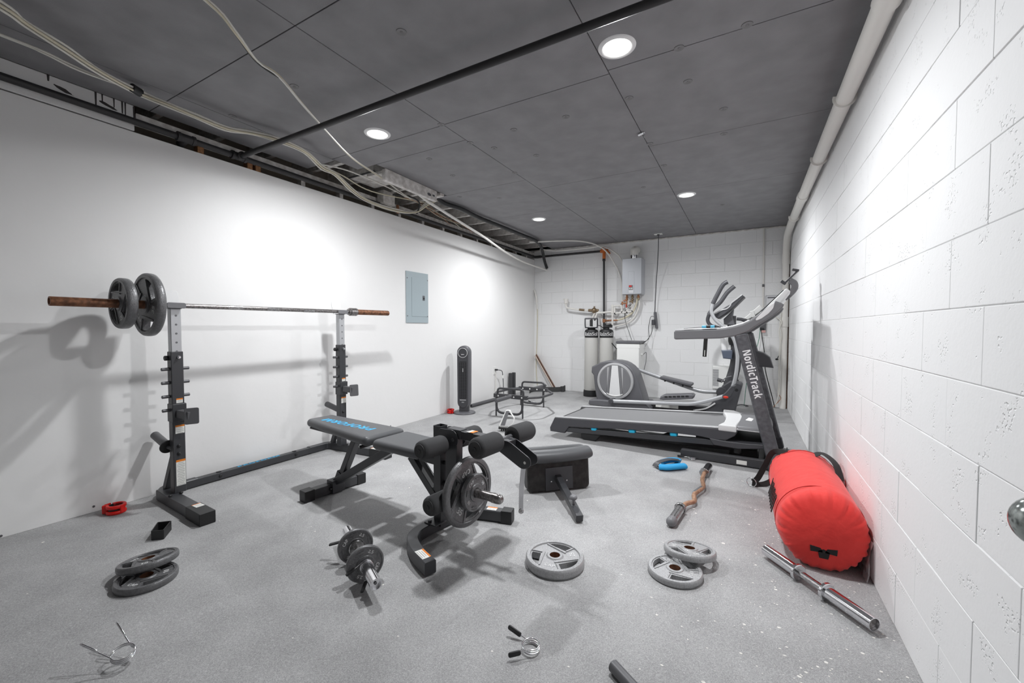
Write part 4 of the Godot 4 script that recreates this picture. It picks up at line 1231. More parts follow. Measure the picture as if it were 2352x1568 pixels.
	warning_sticker(t, Transform3D(Basis(Vector3.FORWARD, Vector3.RIGHT, Vector3.UP), Vector3(0.96, 0.6015, 0.0)), 0.045, 0.045, 0.5)
	part(t, "lever_end", MB.new().bar(Vector3(1.10, 0.576, 0.0), Vector3(1.22, 0.573, 0.0), 0.057, 0.052, Vector3.UP, 0.003), m)
	for z in [-0.03, 0.03]:
		part(t, "end_plate", MB.new().prism(MB.roundpoly([Vector2(1.14, 0.55), Vector2(1.30, 0.475), Vector2(1.345, 0.50), Vector2(1.345, 0.535), Vector2(1.22, 0.60), Vector2(1.14, 0.60)], 0.026, 5), 0.005, 0.001, 1, Transform3D(Basis(), Vector3(0, 0.0, z))), m)
		part(t, "plate_hole", MB.new().rod(Vector3(1.312, 0.512, z + 0.0022 * signf(z)), Vector3(1.312, 0.512, z + 0.0032 * signf(z)), 0.007, 12, 0.0002), M.sticker_white)
	part(t, "hanging_arm", MB.new().bar(Vector3(0.83, 0.57, 0.0), Vector3(0.825, 0.24, 0.0), 0.05, 0.085, Vector3.RIGHT, 0.004), m)
	part(t, "stop_bolt", MB.new().rod(Vector3(0.75, 0.285, 0.0), Vector3(0.79, 0.282, 0.0), 0.016, 16), M.plastic_black)
	part(t, "plate_peg", MB.new().lathe(Vector3(0.86, 0.282, 0.0), Vector3(1.0, 0.01, 0.0), [Vector2(0.0, 0.0), Vector2(0.0235, 0.0), Vector2(0.0235, 0.235), Vector2(0.0255, 0.237), Vector2(0.0255, 0.268), Vector2(0.0225, 0.285), Vector2(0.014, 0.295), Vector2(0.0, 0.297)], 26), M.bar_steel)
	# foam rollers, near and far
	for r in [[0.805, 0.525, 0.0], [1.17, 0.598, 0.0], [0.865, 0.255, 0.0]]:
		for s in [1.0, -1.0]:
			var a := Vector3(r[0], r[1], 0.055 * s)
			var e := Vector3(r[0], r[1], 0.225 * s)
			var f := part(t, "foam_roller", MB.new().lathe(a, e - a, [Vector2(0.0, 0.0), Vector2(0.03, 0.0), Vector2(0.046, 0.008), Vector2(0.05, 0.022), Vector2(0.05, 0.15), Vector2(0.046, 0.163), Vector2(0.036, 0.17), Vector2(0.0, 0.17)], 30), M.foam)
			part(f, "end_disc", MB.new().lathe(e, (e - a), [Vector2(0.0, -0.002), Vector2(0.037, -0.002), Vector2(0.037, 0.003), Vector2(0.033, 0.006), Vector2(0.012, 0.004), Vector2(0.010, 0.007), Vector2(0.0, 0.006)], 30), M.plastic_black)
		part(t, "roller_bar", MB.new().rod(Vector3(r[0], r[1], -0.20), Vector3(r[0], r[1], 0.20), 0.012, 12), M.grey_steel)
	# curved front foot
	var path := MB.fillet([Vector3(0.985, 0.038, 0.325), Vector3(0.845, 0.038, 0.285), Vector3(0.70, 0.038, 0.20), Vector3(0.685, 0.038, 0.0), Vector3(0.70, 0.038, -0.20), Vector3(0.80, 0.038, -0.255), Vector3(0.985, 0.038, -0.32)], 0.12, 7)
	part(t, "front_foot", MB.new().sweep(path, MB.rect(0.058, 0.062, 0.004), Vector3.UP, false), m)
	part(t, "foot_cap", MB.new().bar(Vector3(0.93, 0.04, -0.30), Vector3(0.992, 0.04, -0.3225), 0.066, 0.074, Vector3.UP, 0.003), M.plastic_black)
	part(t, "post_flange", MB.new().box(Vector3(0.72, 0.071, 0.02), Vector3(0.09, 0.006, 0.12), Basis(), 0.002).rod(Vector3(0.70, 0.072, 0.06), Vector3(0.70, 0.084, 0.06), 0.011, 6), m)
	warning_sticker(t, Transform3D(Basis(Vector3(0.96, 0, 0.28), Vector3(0.28, 0, -0.96), Vector3.UP).orthonormalized(), Vector3(0.91, 0.0696, 0.303)), 0.085, 0.045, 0.2)
	warning_sticker(t, Transform3D(Basis(Vector3(0.94, 0, -0.33), Vector3(-0.33, 0, -0.94), Vector3.UP).orthonormalized(), Vector3(0.87, 0.0696, -0.28)), 0.06, 0.04, 0.3)

	# ---- preacher curl pad standing on the floor
	t = thing("curl_pad", "black cloth-backed preacher curl pad standing on the floor on its square stem", "pad", Vector3(-1.127, 0, -2.67), 42.4)
	part(t, "back_cloth", MB.new().prism(MB.roundpoly([Vector2(-0.232, 0.004), Vector2(0.225, 0.004), Vector2(0.212, 0.29), Vector2(-0.245, 0.29)], 0.04, 5), 0.07, 0.016, 3, Transform3D(Basis(), Vector3(0, 0, -0.03))), M.black_cloth)
	part(t, "vinyl_front", MB.new().prism(MB.roundpoly([Vector2(-0.235, 0.002), Vector2(0.228, 0.002), Vector2(0.215, 0.30), Vector2(-0.248, 0.30)], 0.04, 5), 0.05, 0.02, 4, Transform3D(Basis(), Vector3(0, 0, -0.075))), M.vinyl)
	part(t, "top_roll", MB.new().sweep(PackedVector3Array([Vector3(-0.235, 0.262, 0.012), Vector3(-0.16, 0.260, 0.02), Vector3(-0.04, 0.260, 0.022), Vector3(0.10, 0.265, 0.02), Vector3(0.19, 0.27, 0.012), Vector3(0.207, 0.272, 0.008)]), MB.circle(0.062, 22, 0.045), Vector3.UP, true, false, [0.93, 1.0, 1.0, 1.0, 0.98, 0.9]), M.vinyl)
	part(t, "mounting_plate", MB.new().box(Vector3(-0.008, 0.095, 0.008), Vector3(0.2, 0.16, 0.005), Basis(Vector3.BACK, 0.03), 0.001), M.plastic_dark)
	for x in [-0.066, 0.046]:
		part(t, "screw", MB.new().ball(Vector3(x, 0.077, 0.012), Vector3(0.006, 0.006, 0.004)), M.chrome)
	part(t, "stem", MB.new().bar(Vector3(-0.015, 0.10, 0.0), Vector3(-0.05, 0.029, 0.49), 0.044, 0.044, Vector3.UP, 0.004), M.black_steel)
	part(t, "pin_knob", MB.new().ball(Vector3(-0.043, 0.108, 0.37), Vector3(0.024, 0.018, 0.024)).rod(Vector3(-0.043, 0.06, 0.372), Vector3(-0.043, 0.10, 0.37), 0.008, 14), M.plastic_mid)
	# chrome lever strap hanging from the bench's arm end
	t = thing("chrome_strap", "thin chrome adjusting lever hanging below the end of the bench's arm", "lever", Vector3(-0.95, 0, -1.9))
	var a := Vector3(-2.2, 0, -1.875) + Vector3(0.9945, 0, 0.1045) * 1.285
	part(t, "strap", mb(t).sweep(MB.smooth([a + Vector3(0, 0.50, 0), a + Vector3(-0.008, 0.42, 0.0), a + Vector3(-0.014, 0.33, 0.0), a + Vector3(-0.012, 0.26, 0.004)], 5), MB.rect(0.022, 0.003, 0.001), Vector3(0.4, 0, 0.9), false), M.chrome)
	part(t, "eye", mb(t).rod(a + Vector3(-0.0135, 0.262, 0.002), a + Vector3(-0.0105, 0.262, 0.006), 0.013, 18), M.worn_chrome)


func slab(poly: Array, z0: float, z1: float, bev := 0.004, steps := 1, rad := 0.0) -> MB:
	# outline in the local XY plane, thick from z0 to z1
	var p := PackedVector2Array(poly) if rad <= 0.0 else MB.roundpoly(poly, rad, 4)
	return MB.new().prism(p, absf(z1 - z0), bev, steps, Transform3D(Basis(), Vector3(0, 0, (z0 + z1) * 0.5)))

func build_treadmill() -> void:
	var t := thing("treadmill", "grey treadmill with raised deck and long handrails before the block wall", "treadmill", Vector3(0.2, 0, -3.9), -3.5)
	var V2 := func(a: float, b: float) -> Vector2: return Vector2(a, b)
	# ---- deck, raised toward the wall
	part(t, "running_belt", MB.new().bar(Vector3(-1.90, 0.190, -0.375), Vector3(-0.33, 0.283, -0.375), 0.585, 0.028, Vector3.UP, 0.01), M.tread_belt)
	part(t, "deck_board", MB.new().bar(Vector3(-1.84, 0.165, -0.375), Vector3(-0.4, 0.25, -0.375), 0.56, 0.03, Vector3.UP, 0.003), M.plastic_black)
	part(t, "rear_roller", MB.new().rod(Vector3(-1.895, 0.185, -0.08), Vector3(-1.895, 0.185, -0.67), 0.022, 20), M.plastic_black)
	for s in [0.0, -0.75]:
		var zi: float = s - 0.055 if s == 0.0 else s + 0.055
		var side := [Vector2(-1.965, 0.196), Vector2(-2.02, 0.085), Vector2(-2.015, 0.045), Vector2(-1.85, 0.045), Vector2(-1.80, 0.118), Vector2(-1.14, 0.176), Vector2(-0.76, 0.198), Vector2(-0.56, 0.20), Vector2(-0.42, 0.185), Vector2(-0.335, 0.198), Vector2(-0.275, 0.24), Vector2(-0.245, 0.296)]
		part(t, "side_rail", slab(side, s, zi, 0.006, 2), M.plastic_dark)
		part(t, "rail_top", MB.new().bar(Vector3(-1.962, 0.201, (s + zi) * 0.5), Vector3(-0.25, 0.3015, (s + zi) * 0.5), 0.05, 0.012, Vector3.UP, 0.004), M.silver_plastic, "pale foot rail")
		part(t, "frame_rail", MB.new().bar(Vector3(-1.83, 0.084, zi + (0.02 if s == 0.0 else -0.02)), Vector3(-0.44, 0.158, zi + (0.02 if s == 0.0 else -0.02)), 0.045, 0.05, Vector3.UP, 0.004), M.black_steel)
		for u in [[-1.531, 0.128], [-1.147, 0.158], [-0.768, 0.182]]:
			part(t, "cushion", MB.new().box(Vector3(u[0], u[1], zi + (0.022 if s == 0.0 else -0.022)), Vector3(0.068, 0.046, 0.05), Basis(Vector3.BACK, 0.06), 0.014), M.blue_rubber, "bright blue deck cushion")
		part(t, "rear_foot", slab([Vector2(-1.68, 0.085), Vector2(-1.67, 0.012), Vector2(-1.64, 0.0), Vector2(-1.52, 0.0), Vector2(-1.45, 0.085)], zi - 0.03, zi + 0.03, 0.008, 2), M.plastic_black)
		# ---- ground rail and leaning column
		var zc: float = s + (0.012 if s == 0.0 else -0.012)
		part(t, "ground_rail", MB.new().bar(Vector3(-0.695, 0.034, zc), Vector3(0.03, 0.040, zc), 0.045, 0.062, Vector3.UP, 0.004), M.black_steel)
		part(t, "rail_cap", MB.new().bar(Vector3(-0.69, 0.069, zc), Vector3(-0.05, 0.074, zc), 0.047, 0.008, Vector3.UP, 0.002), M.grey_steel)
		part(t, "column", MB.new().bar(Vector3(0.022, 0.02, zc), Vector3(-0.245, 1.10, zc), 0.07, 0.098, Vector3.RIGHT, 0.016), M.column_grey)
		part(t, "column_foot", MB.new().bar(Vector3(0.024, 0.0, zc), Vector3(0.0, 0.105, zc), 0.082, 0.112, Vector3.RIGHT, 0.012), M.plastic_dark)
		# ---- handrail: one long moulding that bends up to the console
		var arm := [Vector2(-0.764, 1.108), Vector2(-0.752, 1.124), Vector2(-0.67, 1.129), Vector2(-0.414, 1.138), Vector2(-0.355, 1.146), Vector2(-0.293, 1.160), Vector2(-0.233, 1.178), Vector2(-0.18, 1.205), Vector2(-0.13, 1.245), Vector2(-0.06, 1.315), Vector2(-0.008, 1.358), Vector2(0.03, 1.342), Vector2(0.05, 1.327), Vector2(0.038, 1.299), Vector2(0.016, 1.274), Vector2(-0.039, 1.226), Vector2(-0.115, 1.173), Vector2(-0.192, 1.114), Vector2(-0.28, 1.077), Vector2(-0.312, 1.072), Vector2(-0.396, 1.057), Vector2(-0.748, 1.043), Vector2(-0.762, 1.052)]
		part(t, "handrail", slab(arm, zc + 0.035, zc - 0.045, 0.012, 3), M.plastic_mid)
		var top := PackedVector3Array()
		for p in arm.slice(1, 8):
			top.append(Vector3(p.x, p.y - 0.003, zc - 0.005))
		part(t, "rail_grip", MB.new().sweep(top, MB.rect(0.072, 0.022, 0.009), Vector3.BACK.cross(Vector3.RIGHT), true), M.silver_plastic, "pale upper half of the handrail")
		var out: float = zc + 0.036 if s == 0.0 else zc - 0.046
		part(t, "side_panel", slab([Vector2(-0.14, 1.215), Vector2(-0.125, 1.235), Vector2(-0.06, 1.308), Vector2(-0.01, 1.352), Vector2(-0.02, 1.30), Vector2(-0.05, 1.26), Vector2(-0.10, 1.218), Vector2(-0.135, 1.203)], out - 0.003, out + 0.003, 0.002, 1, 0.012), M.light_plastic, "white flash panel on the handrail's bend")
	part(t, "price_tag", MB.new().box(Vector3(-0.22, 0.036, 0.0355), Vector3(0.075, 0.034, 0.001), Basis(), 0.0002), M.sticker_white, "white data label on the floor rail")
	var lx := Vector3(0.267, -1.08, 0).normalized()
	var nm := text_on(t, "lettering", "NordicTrack", 0.062, Transform3D(Basis(lx, Vector3(-lx.y, lx.x, 0), Vector3.BACK), Vector3(-0.152, 0.772, 0.0475)), M.print_white, 800, false, 0.87)
	nm.set_meta("label", "white maker's name down the column")
	# ---- motor hood and the pale arc in front of it
	var hood := MB.new().prism(MB.roundpoly([Vector2(-0.29, 0.285), Vector2(-0.425, 0.155), Vector2(-0.27, 0.142), Vector2(-0.08, 0.165), Vector2(-0.01, 0.22), Vector2(-0.03, 0.30), Vector2(-0.12, 0.325), Vector2(-0.27, 0.325)], 0.03, 4), 0.735, 0.03, 4, Transform3D(Basis(), Vector3(0, 0, -0.375)))
	part(t, "motor_hood", hood, M.plastic_mid)
	part(t, "hood_skirt", slab([Vector2(-0.47, 0.196), Vector2(-0.435, 0.14), Vector2(-0.25, 0.135), Vector2(-0.06, 0.165), Vector2(-0.055, 0.20), Vector2(-0.20, 0.19), Vector2(-0.35, 0.188)], 0.004, -0.754, 0.006, 2), M.plastic_dark)
	part(t, "hood_seam", MB.new().bar(Vector3(-0.27, 0.297, 0.0), Vector3(-0.03, 0.297, 0.0), 0.012, 0.008, Vector3.UP, 0.002), M.silver_plastic)
	var arc := [Vector2(-0.40, -0.005), Vector2(-0.372, 0.129), Vector2(-0.375, 0.322), Vector2(-0.395, 0.487), Vector2(-0.43, 0.62), Vector2(-0.44, 0.745), Vector2(-0.34, 0.745), Vector2(-0.285, 0.661), Vector2(-0.25, 0.454), Vector2(-0.25, 0.255), Vector2(-0.262, 0.123), Vector2(-0.265, -0.005)]
	part(t, "belt_guard", MB.new().prism(PackedVector2Array(arc), 0.055, 0.01, 2, Transform3D(Basis(Vector3.RIGHT, Vector3.FORWARD, Vector3.UP), Vector3(0, 0.297, 0))), M.light_plastic, "pale curved guard over the front of the belt")
	part(t, "hood_mark", MB.new().prism(MB.roundpoly([Vector2(-0.22, 0.30), Vector2(-0.17, 0.28), Vector2(-0.16, 0.40), Vector2(-0.20, 0.44)], 0.01, 2), 0.001, 0.0002, 1, Transform3D(Basis(Vector3.RIGHT, Vector3.FORWARD, Vector3.UP), Vector3(0, 0.3255, 0))), M.print_white)
	part(t, "lift_motor", MB.new().box(Vector3(-0.22, 0.055, -0.25), Vector3(0.22, 0.09, 0.16), Basis(), 0.01).rod(Vector3(-0.26, 0.09, -0.05), Vector3(-0.26, 0.13, -0.05), 0.03, 20), M.plastic_black)
	part(t, "base_cross_bar", MB.new().bar(Vector3(-0.02, 0.035, -0.02), Vector3(-0.02, 0.035, -0.73), 0.07, 0.06, Vector3.UP, 0.004), M.black_steel)
	part(t, "lift_frame", MB.new().bar(Vector3(-1.6, 0.06, -0.15), Vector3(-0.3, 0.10, -0.15), 0.04, 0.04).bar(Vector3(-1.6, 0.06, -0.6), Vector3(-0.3, 0.10, -0.6), 0.04, 0.04).bar(Vector3(-0.95, 0.10, -0.1), Vector3(-0.7, 0.19, -0.3), 0.03, 0.03), M.plastic_black)
	# ---- console
	var cons := part(t, "console", slab([Vector2(-0.115, 1.262), Vector2(0.055, 1.452), Vector2(0.067, 1.457), Vector2(0.09, 1.432), Vector2(0.026, 1.339), Vector2(-0.05, 1.255)], -0.02, -0.735, 0.012, 3), M.light_plastic, "pale console housing")
	part(cons, "console_face", slab([Vector2(-0.104, 1.283), Vector2(0.045, 1.449), Vector2(0.042, 1.452), Vector2(-0.108, 1.286)], -0.07, -0.685, 0.001), M.plastic_dark)
	part(cons, "tray", slab([Vector2(-0.30, 1.15), Vector2(-0.11, 1.26), Vector2(-0.10, 1.24), Vector2(-0.29, 1.13)], -0.06, -0.70, 0.006, 2), M.plastic_mid)
	for zz in [-0.10, -0.65]:
		part(t, "pulse_grip", MB.new().tube([Vector3(-0.285, 1.222, zz), Vector3(-0.25, 1.218, zz), Vector3(-0.205, 1.20, zz), Vector3(-0.18, 1.18, zz)], 0.014, 14), M.plastic_dark)
	var fan := part(t, "fan_housing", slab([Vector2(-0.232, 1.226), Vector2(-0.179, 1.276), Vector2(-0.119, 1.337), Vector2(-0.089, 1.304), Vector2(-0.15, 1.250), Vector2(-0.202, 1.212)], -0.10, -0.24, 0.006, 2), M.white_plastic, "white ribbed housing on the console ledge")
	for k in 7:
		part(fan, "rib", MB.new().box(Vector3(-0.222 + 0.0155 * k, 1.240 + 0.0152 * k, -0.17), Vector3(0.004, 0.006, 0.12), Basis(Vector3.BACK, 0.78), 0.001), M.light_plastic)
	part(fan, "strap", MB.new().bar(Vector3(-0.175, 1.287, -0.095), Vector3(-0.16, 1.235, -0.095), 0.014, 0.03, Vector3.RIGHT, 0.003), M.white_plastic)
	# ---- tablet bracket above the console
	var br := part(t, "tablet_arm", MB.new().sweep(MB.smooth([Vector3(0.05, 1.40, -0.37), Vector3(0.085, 1.43, -0.37), Vector3(0.122, 1.48, -0.37), Vector3(0.120, 1.525, -0.37), Vector3(0.088, 1.548, -0.37)], 5), MB.rect(0.05, 0.024, 0.006), Vector3.BACK, false), M.plastic_mid)
	part(br, "tablet_bracket", MB.new().bar(Vector3(0.055, 1.532, -0.37), Vector3(0.143, 1.628, -0.37), 0.05, 0.014, Vector3(-0.7, 0.7, 0), 0.003).box(Vector3(0.043, 1.535, -0.37), Vector3(0.045, 0.022, 0.06), Basis(Vector3.BACK, -0.7), 0.003).box(Vector3(0.128, 1.635, -0.37), Vector3(0.05, 0.016, 0.06), Basis(Vector3.BACK, -0.25), 0.003), M.plastic_dark)
	# ---- bottle tray on the far column
	part(t, "bottle_tray", slab([Vector2(-0.175, 0.93), Vector2(-0.10, 0.905), Vector2(-0.05, 0.865), Vector2(-0.02, 0.765), Vector2(-0.14, 0.775)], -0.72, -0.86, 0.012, 3), M.plastic_dark)
	part(t, "power_cord", MB.new().tube(Array(MB.smooth([Vector3(0.06, 0.12, -0.05), Vector3(0.10, 0.16, -0.09), Vector3(0.105, 0.11, -0.08), Vector3(0.10, 0.05, -0.10), Vector3(0.12, 0.008, -0.3), Vector3(0.10, 0.006, -0.8)], 6)), 0.005, 8), M.plastic_dark)
	# ---- things left on it
	t = thing("rope_handle", "light blue and black handle with a thin rod resting on the treadmill's near handrail", "handle", Vector3(-0.28, 1.14, -3.87), -3.5)
	part(t, "blue_grip", MB.new().rod(Vector3(-0.055, 0.015, 0), Vector3(-0.02, 0.0155, 0), 0.0125, 18, 0.003).rod(Vector3(0.01, 0.0165, 0), Vector3(0.045, 0.017, 0), 0.0125, 18, 0.003), M.light_blue_plastic)
	part(t, "black_band", MB.new().rod(Vector3(-0.02, 0.0155, 0), Vector3(0.012, 0.0165, 0), 0.0128, 18).rod(Vector3(0.045, 0.017, 0), Vector3(0.052, 0.017, 0), 0.013, 18), M.plastic_black)
	part(t, "thin_rod", MB.new().rod(Vector3(-0.20, 0.0, 0.0), Vector3(-0.055, 0.012, 0), 0.0025, 10), M.grey_steel)
	t = thing("hanging_strap", "dark webbing strap with a slot hanging below the treadmill handrail", "strap", Vector3(-0.365, 0.85, -4.6))
	part(t, "strap", mb(t).box(Vector3(-0.368, 0.945, -4.632), Vector3(0.037, 0.185, 0.006), Basis(Vector3.BACK, -0.05), 0.002), M.webbing)
	part(t, "slot", mb(t).box(Vector3(-0.372, 0.89, -4.6285), Vector3(0.007, 0.06, 0.001), Basis(Vector3.BACK, -0.05), 0.0002), M.sticker_white)


func build_elliptical() -> void:
	var t := thing("elliptical_trainer", "grey elliptical trainer with a large round flywheel cover behind the treadmill", "elliptical", Vector3(-1.0, 0, -6.1), -2.0)
	# ---- rear shroud and flywheel cover
	var shroud := [Vector2(-0.945, 0.602), Vector2(-0.88, 0.635), Vector2(-0.80, 0.658), Vector2(-0.72, 0.668), Vector2(-0.639, 0.668), Vector2(-0.56, 0.655), Vector2(-0.50, 0.630), Vector2(-0.44, 0.59), Vector2(-0.391, 0.54), Vector2(-0.35, 0.46), Vector2(-0.31, 0.34), Vector2(-0.235, 0.10), Vector2(-0.93, 0.06), Vector2(-0.965, 0.257), Vector2(-0.985, 0.44), Vector2(-1.02, 0.48), Vector2(-1.015, 0.565)]
	part(t, "shroud", slab(shroud, -0.16, 0.155, 0.02, 3), M.shroud_grey)
	for y in [0.545, 0.52, 0.495]:
		part(t, "vent_slot", MB.new().box(Vector3(-1.018, y, 0.0), Vector3(0.012, 0.012, 0.22), Basis(), 0.002), M.plastic_black)
	var c := Vector3(-0.651, 0.374, 0.0)
	for s in [1.0, -1.0]:
		var d := part(t, "flywheel_cover", MB.new().lathe(c + Vector3(0, 0, 0.14 * s), Vector3(0, 0, s), [Vector2(0.0, 0.0), Vector2(0.268, 0.0), Vector2(0.268, 0.03), Vector2(0.262, 0.04), Vector2(0.240, 0.044), Vector2(0.230, 0.034), Vector2(0.0, 0.034)], 64), M.silver_plastic, "round silver cover")
		var z: float = 0.175 * s
		for e in [-1.0, 1.0]:
			var seg := []
			for k in 15:
				var a := deg_to_rad(-58.0 + 116.0 * k / 14.0)
				seg.append(Vector2(c.x + e * cos(a) * 0.226, c.y + sin(a) * 0.226))
			part(d, "side_inlay", slab(seg, z, z + 0.006 * s, 0.002), M.plastic_mid)
			part(d, "frame_bar", slab([Vector2(c.x + e * 0.052, c.y + 0.225), Vector2(c.x + e * 0.082, c.y + 0.215), Vector2(c.x + e * 0.118, c.y - 0.19), Vector2(c.x + e * 0.088, c.y - 0.20)], z, z + 0.012 * s, 0.003), M.plastic_mid)
		part(d, "centre_blade", slab([Vector2(c.x - 0.046, c.y + 0.225), Vector2(c.x + 0.046, c.y + 0.225), Vector2(c.x + 0.085, c.y - 0.215), Vector2(c.x, c.y - 0.235), Vector2(c.x - 0.085, c.y - 0.215)], z, z + 0.010 * s, 0.003), M.light_plastic)
		var smile := PackedVector3Array()
		for k in 11:
			var a := deg_to_rad(-122.0 + 64.0 * k / 10.0)
			smile.append(Vector3(c.x + cos(a) * 0.222, c.y + sin(a) * 0.212, z + 0.010 * s))
		part(d, "bright_edge", MB.new().sweep(smile, MB.circle(0.006, 8), Vector3.ZERO, true), M.white_plastic)
	# ---- floor frame
	part(t, "rear_base", slab([Vector2(-1.03, 0.02), Vector2(-1.02, 0.075), Vector2(-0.90, 0.09), Vector2(-0.20, 0.10), Vector2(-0.14, 0.03), Vector2(-0.14, 0.0), Vector2(-1.0, 0.0)], -0.20, 0.24, 0.012, 2), M.shroud_grey)
	part(t, "base_rail", MB.new().box(Vector3(0.15, 0.055, 0.0), Vector3(1.2, 0.08, 0.12), Basis(), 0.006), M.plastic_black)
	part(t, "serial_label", MB.new().box(Vector3(0.05, 0.06, 0.0605), Vector3(0.30, 0.045, 0.001), Basis(), 0.0002), M.sticker_white, "white serial number label")
	# ---- front body
	part(t, "front_body", slab([Vector2(0.50, 0.02), Vector2(0.60, 0.14), Vector2(0.69, 0.30), Vector2(0.735, 0.40), Vector2(0.83, 0.475), Vector2(0.95, 0.445), Vector2(0.965, 0.42), Vector2(0.915, 0.204), Vector2(0.885, 0.06), Vector2(0.87, 0.0), Vector2(0.52, 0.0)], -0.10, 0.12, 0.018, 3), M.plastic_dark)
	part(t, "front_foot", MB.new().bar(Vector3(0.82, 0.03, -0.30), Vector3(0.82, 0.03, 0.30), 0.09, 0.06, Vector3.UP, 0.012), M.shroud_grey)
	part(t, "trim_line", MB.new().sweep(MB.smooth([Vector3(0.40, 0.05, 0.125), Vector3(0.55, 0.09, 0.125), Vector3(0.66, 0.17, 0.125)], 5), MB.rect(0.018, 0.01, 0.003), Vector3.BACK, false), M.light_plastic)
	part(t, "grip_slot", MB.new().bar(Vector3(0.74, 0.10, 0.121), Vector3(0.88, 0.10, 0.121), 0.02, 0.012).rod(Vector3(0.90, 0.36, 0.119), Vector3(0.90, 0.36, 0.122), 0.02, 14), M.plastic_black)
	part(t, "pivot_hub", MB.new().lathe(Vector3(0.735, 0.318, 0.10), Vector3.BACK, [Vector2(0.0, 0.0), Vector2(0.066, 0.0), Vector2(0.066, 0.04), Vector2(0.058, 0.05), Vector2(0.046, 0.05), Vector2(0.044, 0.056), Vector2(0.0, 0.06)], 32), M.plastic_dark)
	# ---- mast and console
	part(t, "mast", MB.new().sweep(MB.smooth([Vector3(0.79, 0.40, 0.0), Vector3(0.83, 0.53, 0.0), Vector3(0.868, 0.70, 0.0), Vector3(0.872, 0.88, 0.0), Vector3(0.855, 1.02, 0.0), Vector3(0.83, 1.16, 0.0), Vector3(0.825, 1.30, 0.0)], 6), MB.rect(0.10, 0.085, 0.02), Vector3.BACK, true, false), M.plastic_dark)
	part(t, "mast_collar", MB.new().lathe(Vector3(0.862, 0.93, 0.0), Vector3(-0.1, 1.0, 0), [Vector2(0.0, 0.0), Vector2(0.06, 0.0), Vector2(0.07, 0.05), Vector2(0.066, 0.10), Vector2(0.0, 0.10)], 28), M.plastic_black)
	part(t, "console_neck", slab([Vector2(0.735, 1.26), Vector2(0.85, 1.385), Vector2(0.838, 1.29), Vector2(0.87, 1.17), Vector2(0.74, 1.19)], -0.07, 0.07, 0.015, 3), M.shroud_grey)
	var co := part(t, "console", slab([Vector2(0.628, 1.300), Vector2(0.635, 1.318), Vector2(0.77, 1.415), Vector2(0.835, 1.455), Vector2(0.945, 1.556), Vector2(0.972, 1.535), Vector2(0.85, 1.40), Vector2(0.76, 1.32), Vector2(0.68, 1.262)], -0.17, 0.17, 0.010, 2), M.plastic_dark)
	part(co, "bezel", MB.new().sweep(MB.smooth([Vector3(0.63, 1.322, 0.172), Vector3(0.72, 1.37, 0.172), Vector3(0.775, 1.385, 0.172), Vector3(0.815, 1.42, 0.172), Vector3(0.83, 1.456, 0.172), Vector3(0.89, 1.508, 0.172), Vector3(0.95, 1.56, 0.172)], 5), MB.circle(0.009, 8), Vector3.ZERO, true), M.silver_plastic)
	part(co, "screen", slab([Vector2(0.845, 1.470), Vector2(0.94, 1.558), Vector2(0.936, 1.562), Vector2(0.841, 1.474)], -0.14, 0.14, 0.001), M.plastic_black)
	part(t, "bottle_cup", slab([Vector2(0.722, 0.862), Vector2(0.849, 0.868), Vector2(0.842, 0.748), Vector2(0.744, 0.756)], 0.05, 0.15, 0.012, 3), M.cup_blue)
	part(t, "cup_bottle", MB.new().lathe(Vector3(0.76, 0.84, 0.10), Vector3(-0.12, 1.0, 0.0), [Vector2(0.0, 0.0), Vector2(0.034, 0.0), Vector2(0.036, 0.16), Vector2(0.028, 0.20), Vector2(0.0, 0.21)], 22), M.light_plastic, "pale bottle standing in the cup")
	part(t, "tension_knob", MB.new().rod(Vector3(0.67, 0.468, 0.02), Vector3(0.735, 0.452, 0.02), 0.024, 20, 0.005).rod(Vector3(0.735, 0.452, 0.02), Vector3(0.80, 0.44, 0.02), 0.01, 12), M.plastic_dark)
	part(t, "shroud_arc", MB.new().sweep(MB.smooth([Vector3(0.72, 0.44, 0.09), Vector3(0.77, 0.50, 0.09), Vector3(0.84, 0.53, 0.09)], 5), MB.circle(0.006, 8), Vector3.ZERO, true), M.plastic_mid)
	# ---- moving arms and pedals
	var near_arm := MB.fillet([Vector3(-0.66, 0.100, 0.28), Vector3(0.40, 0.157, 0.28), Vector3(0.58, 0.215, 0.28), Vector3(0.79, 0.30, 0.28)], 0.14, 7)
	part(t, "pedal_arm", MB.new().sweep(near_arm, MB.rect(0.045, 0.05, 0.012), Vector3.UP, true), M.silver_tube)
	var far_arm := MB.fillet([Vector3(-0.56, 0.56, -0.24), Vector3(0.34, 0.285, -0.24), Vector3(0.46, 0.258, -0.24), Vector3(0.72, 0.268, -0.24)], 0.14, 7)
	part(t, "pedal_arm", MB.new().sweep(far_arm, MB.rect(0.045, 0.05, 0.012), Vector3.UP, true), M.silver_tube)
	part(t, "arm_pivot", MB.new().rod(Vector3(-0.665, 0.10, 0.18), Vector3(-0.665, 0.10, 0.318), 0.036, 24, 0.006), M.plastic_dark)
	var pn := part(t, "pedal", slab([Vector2(0.0, 0.185), Vector2(0.012, 0.225), Vector2(0.05, 0.245), Vector2(0.40, 0.285), Vector2(0.424, 0.268), Vector2(0.411, 0.228), Vector2(0.05, 0.180)], 0.11, 0.30, 0.012, 2), M.shroud_grey)
	for k in 6:
		part(pn, "tread_rib", MB.new().box(Vector3(0.085 + 0.052 * k, 0.228 + 0.006 * k, 0.301), Vector3(0.038, 0.022, 0.004), Basis(Vector3.BACK, 0.1), 0.004), M.plastic_black)
	var pf := part(t, "pedal", MB.new().bar(Vector3(-0.085, 0.432, -0.20), Vector3(0.345, 0.352, -0.20), 0.18, 0.042, Vector3.UP, 0.012), M.shroud_grey)
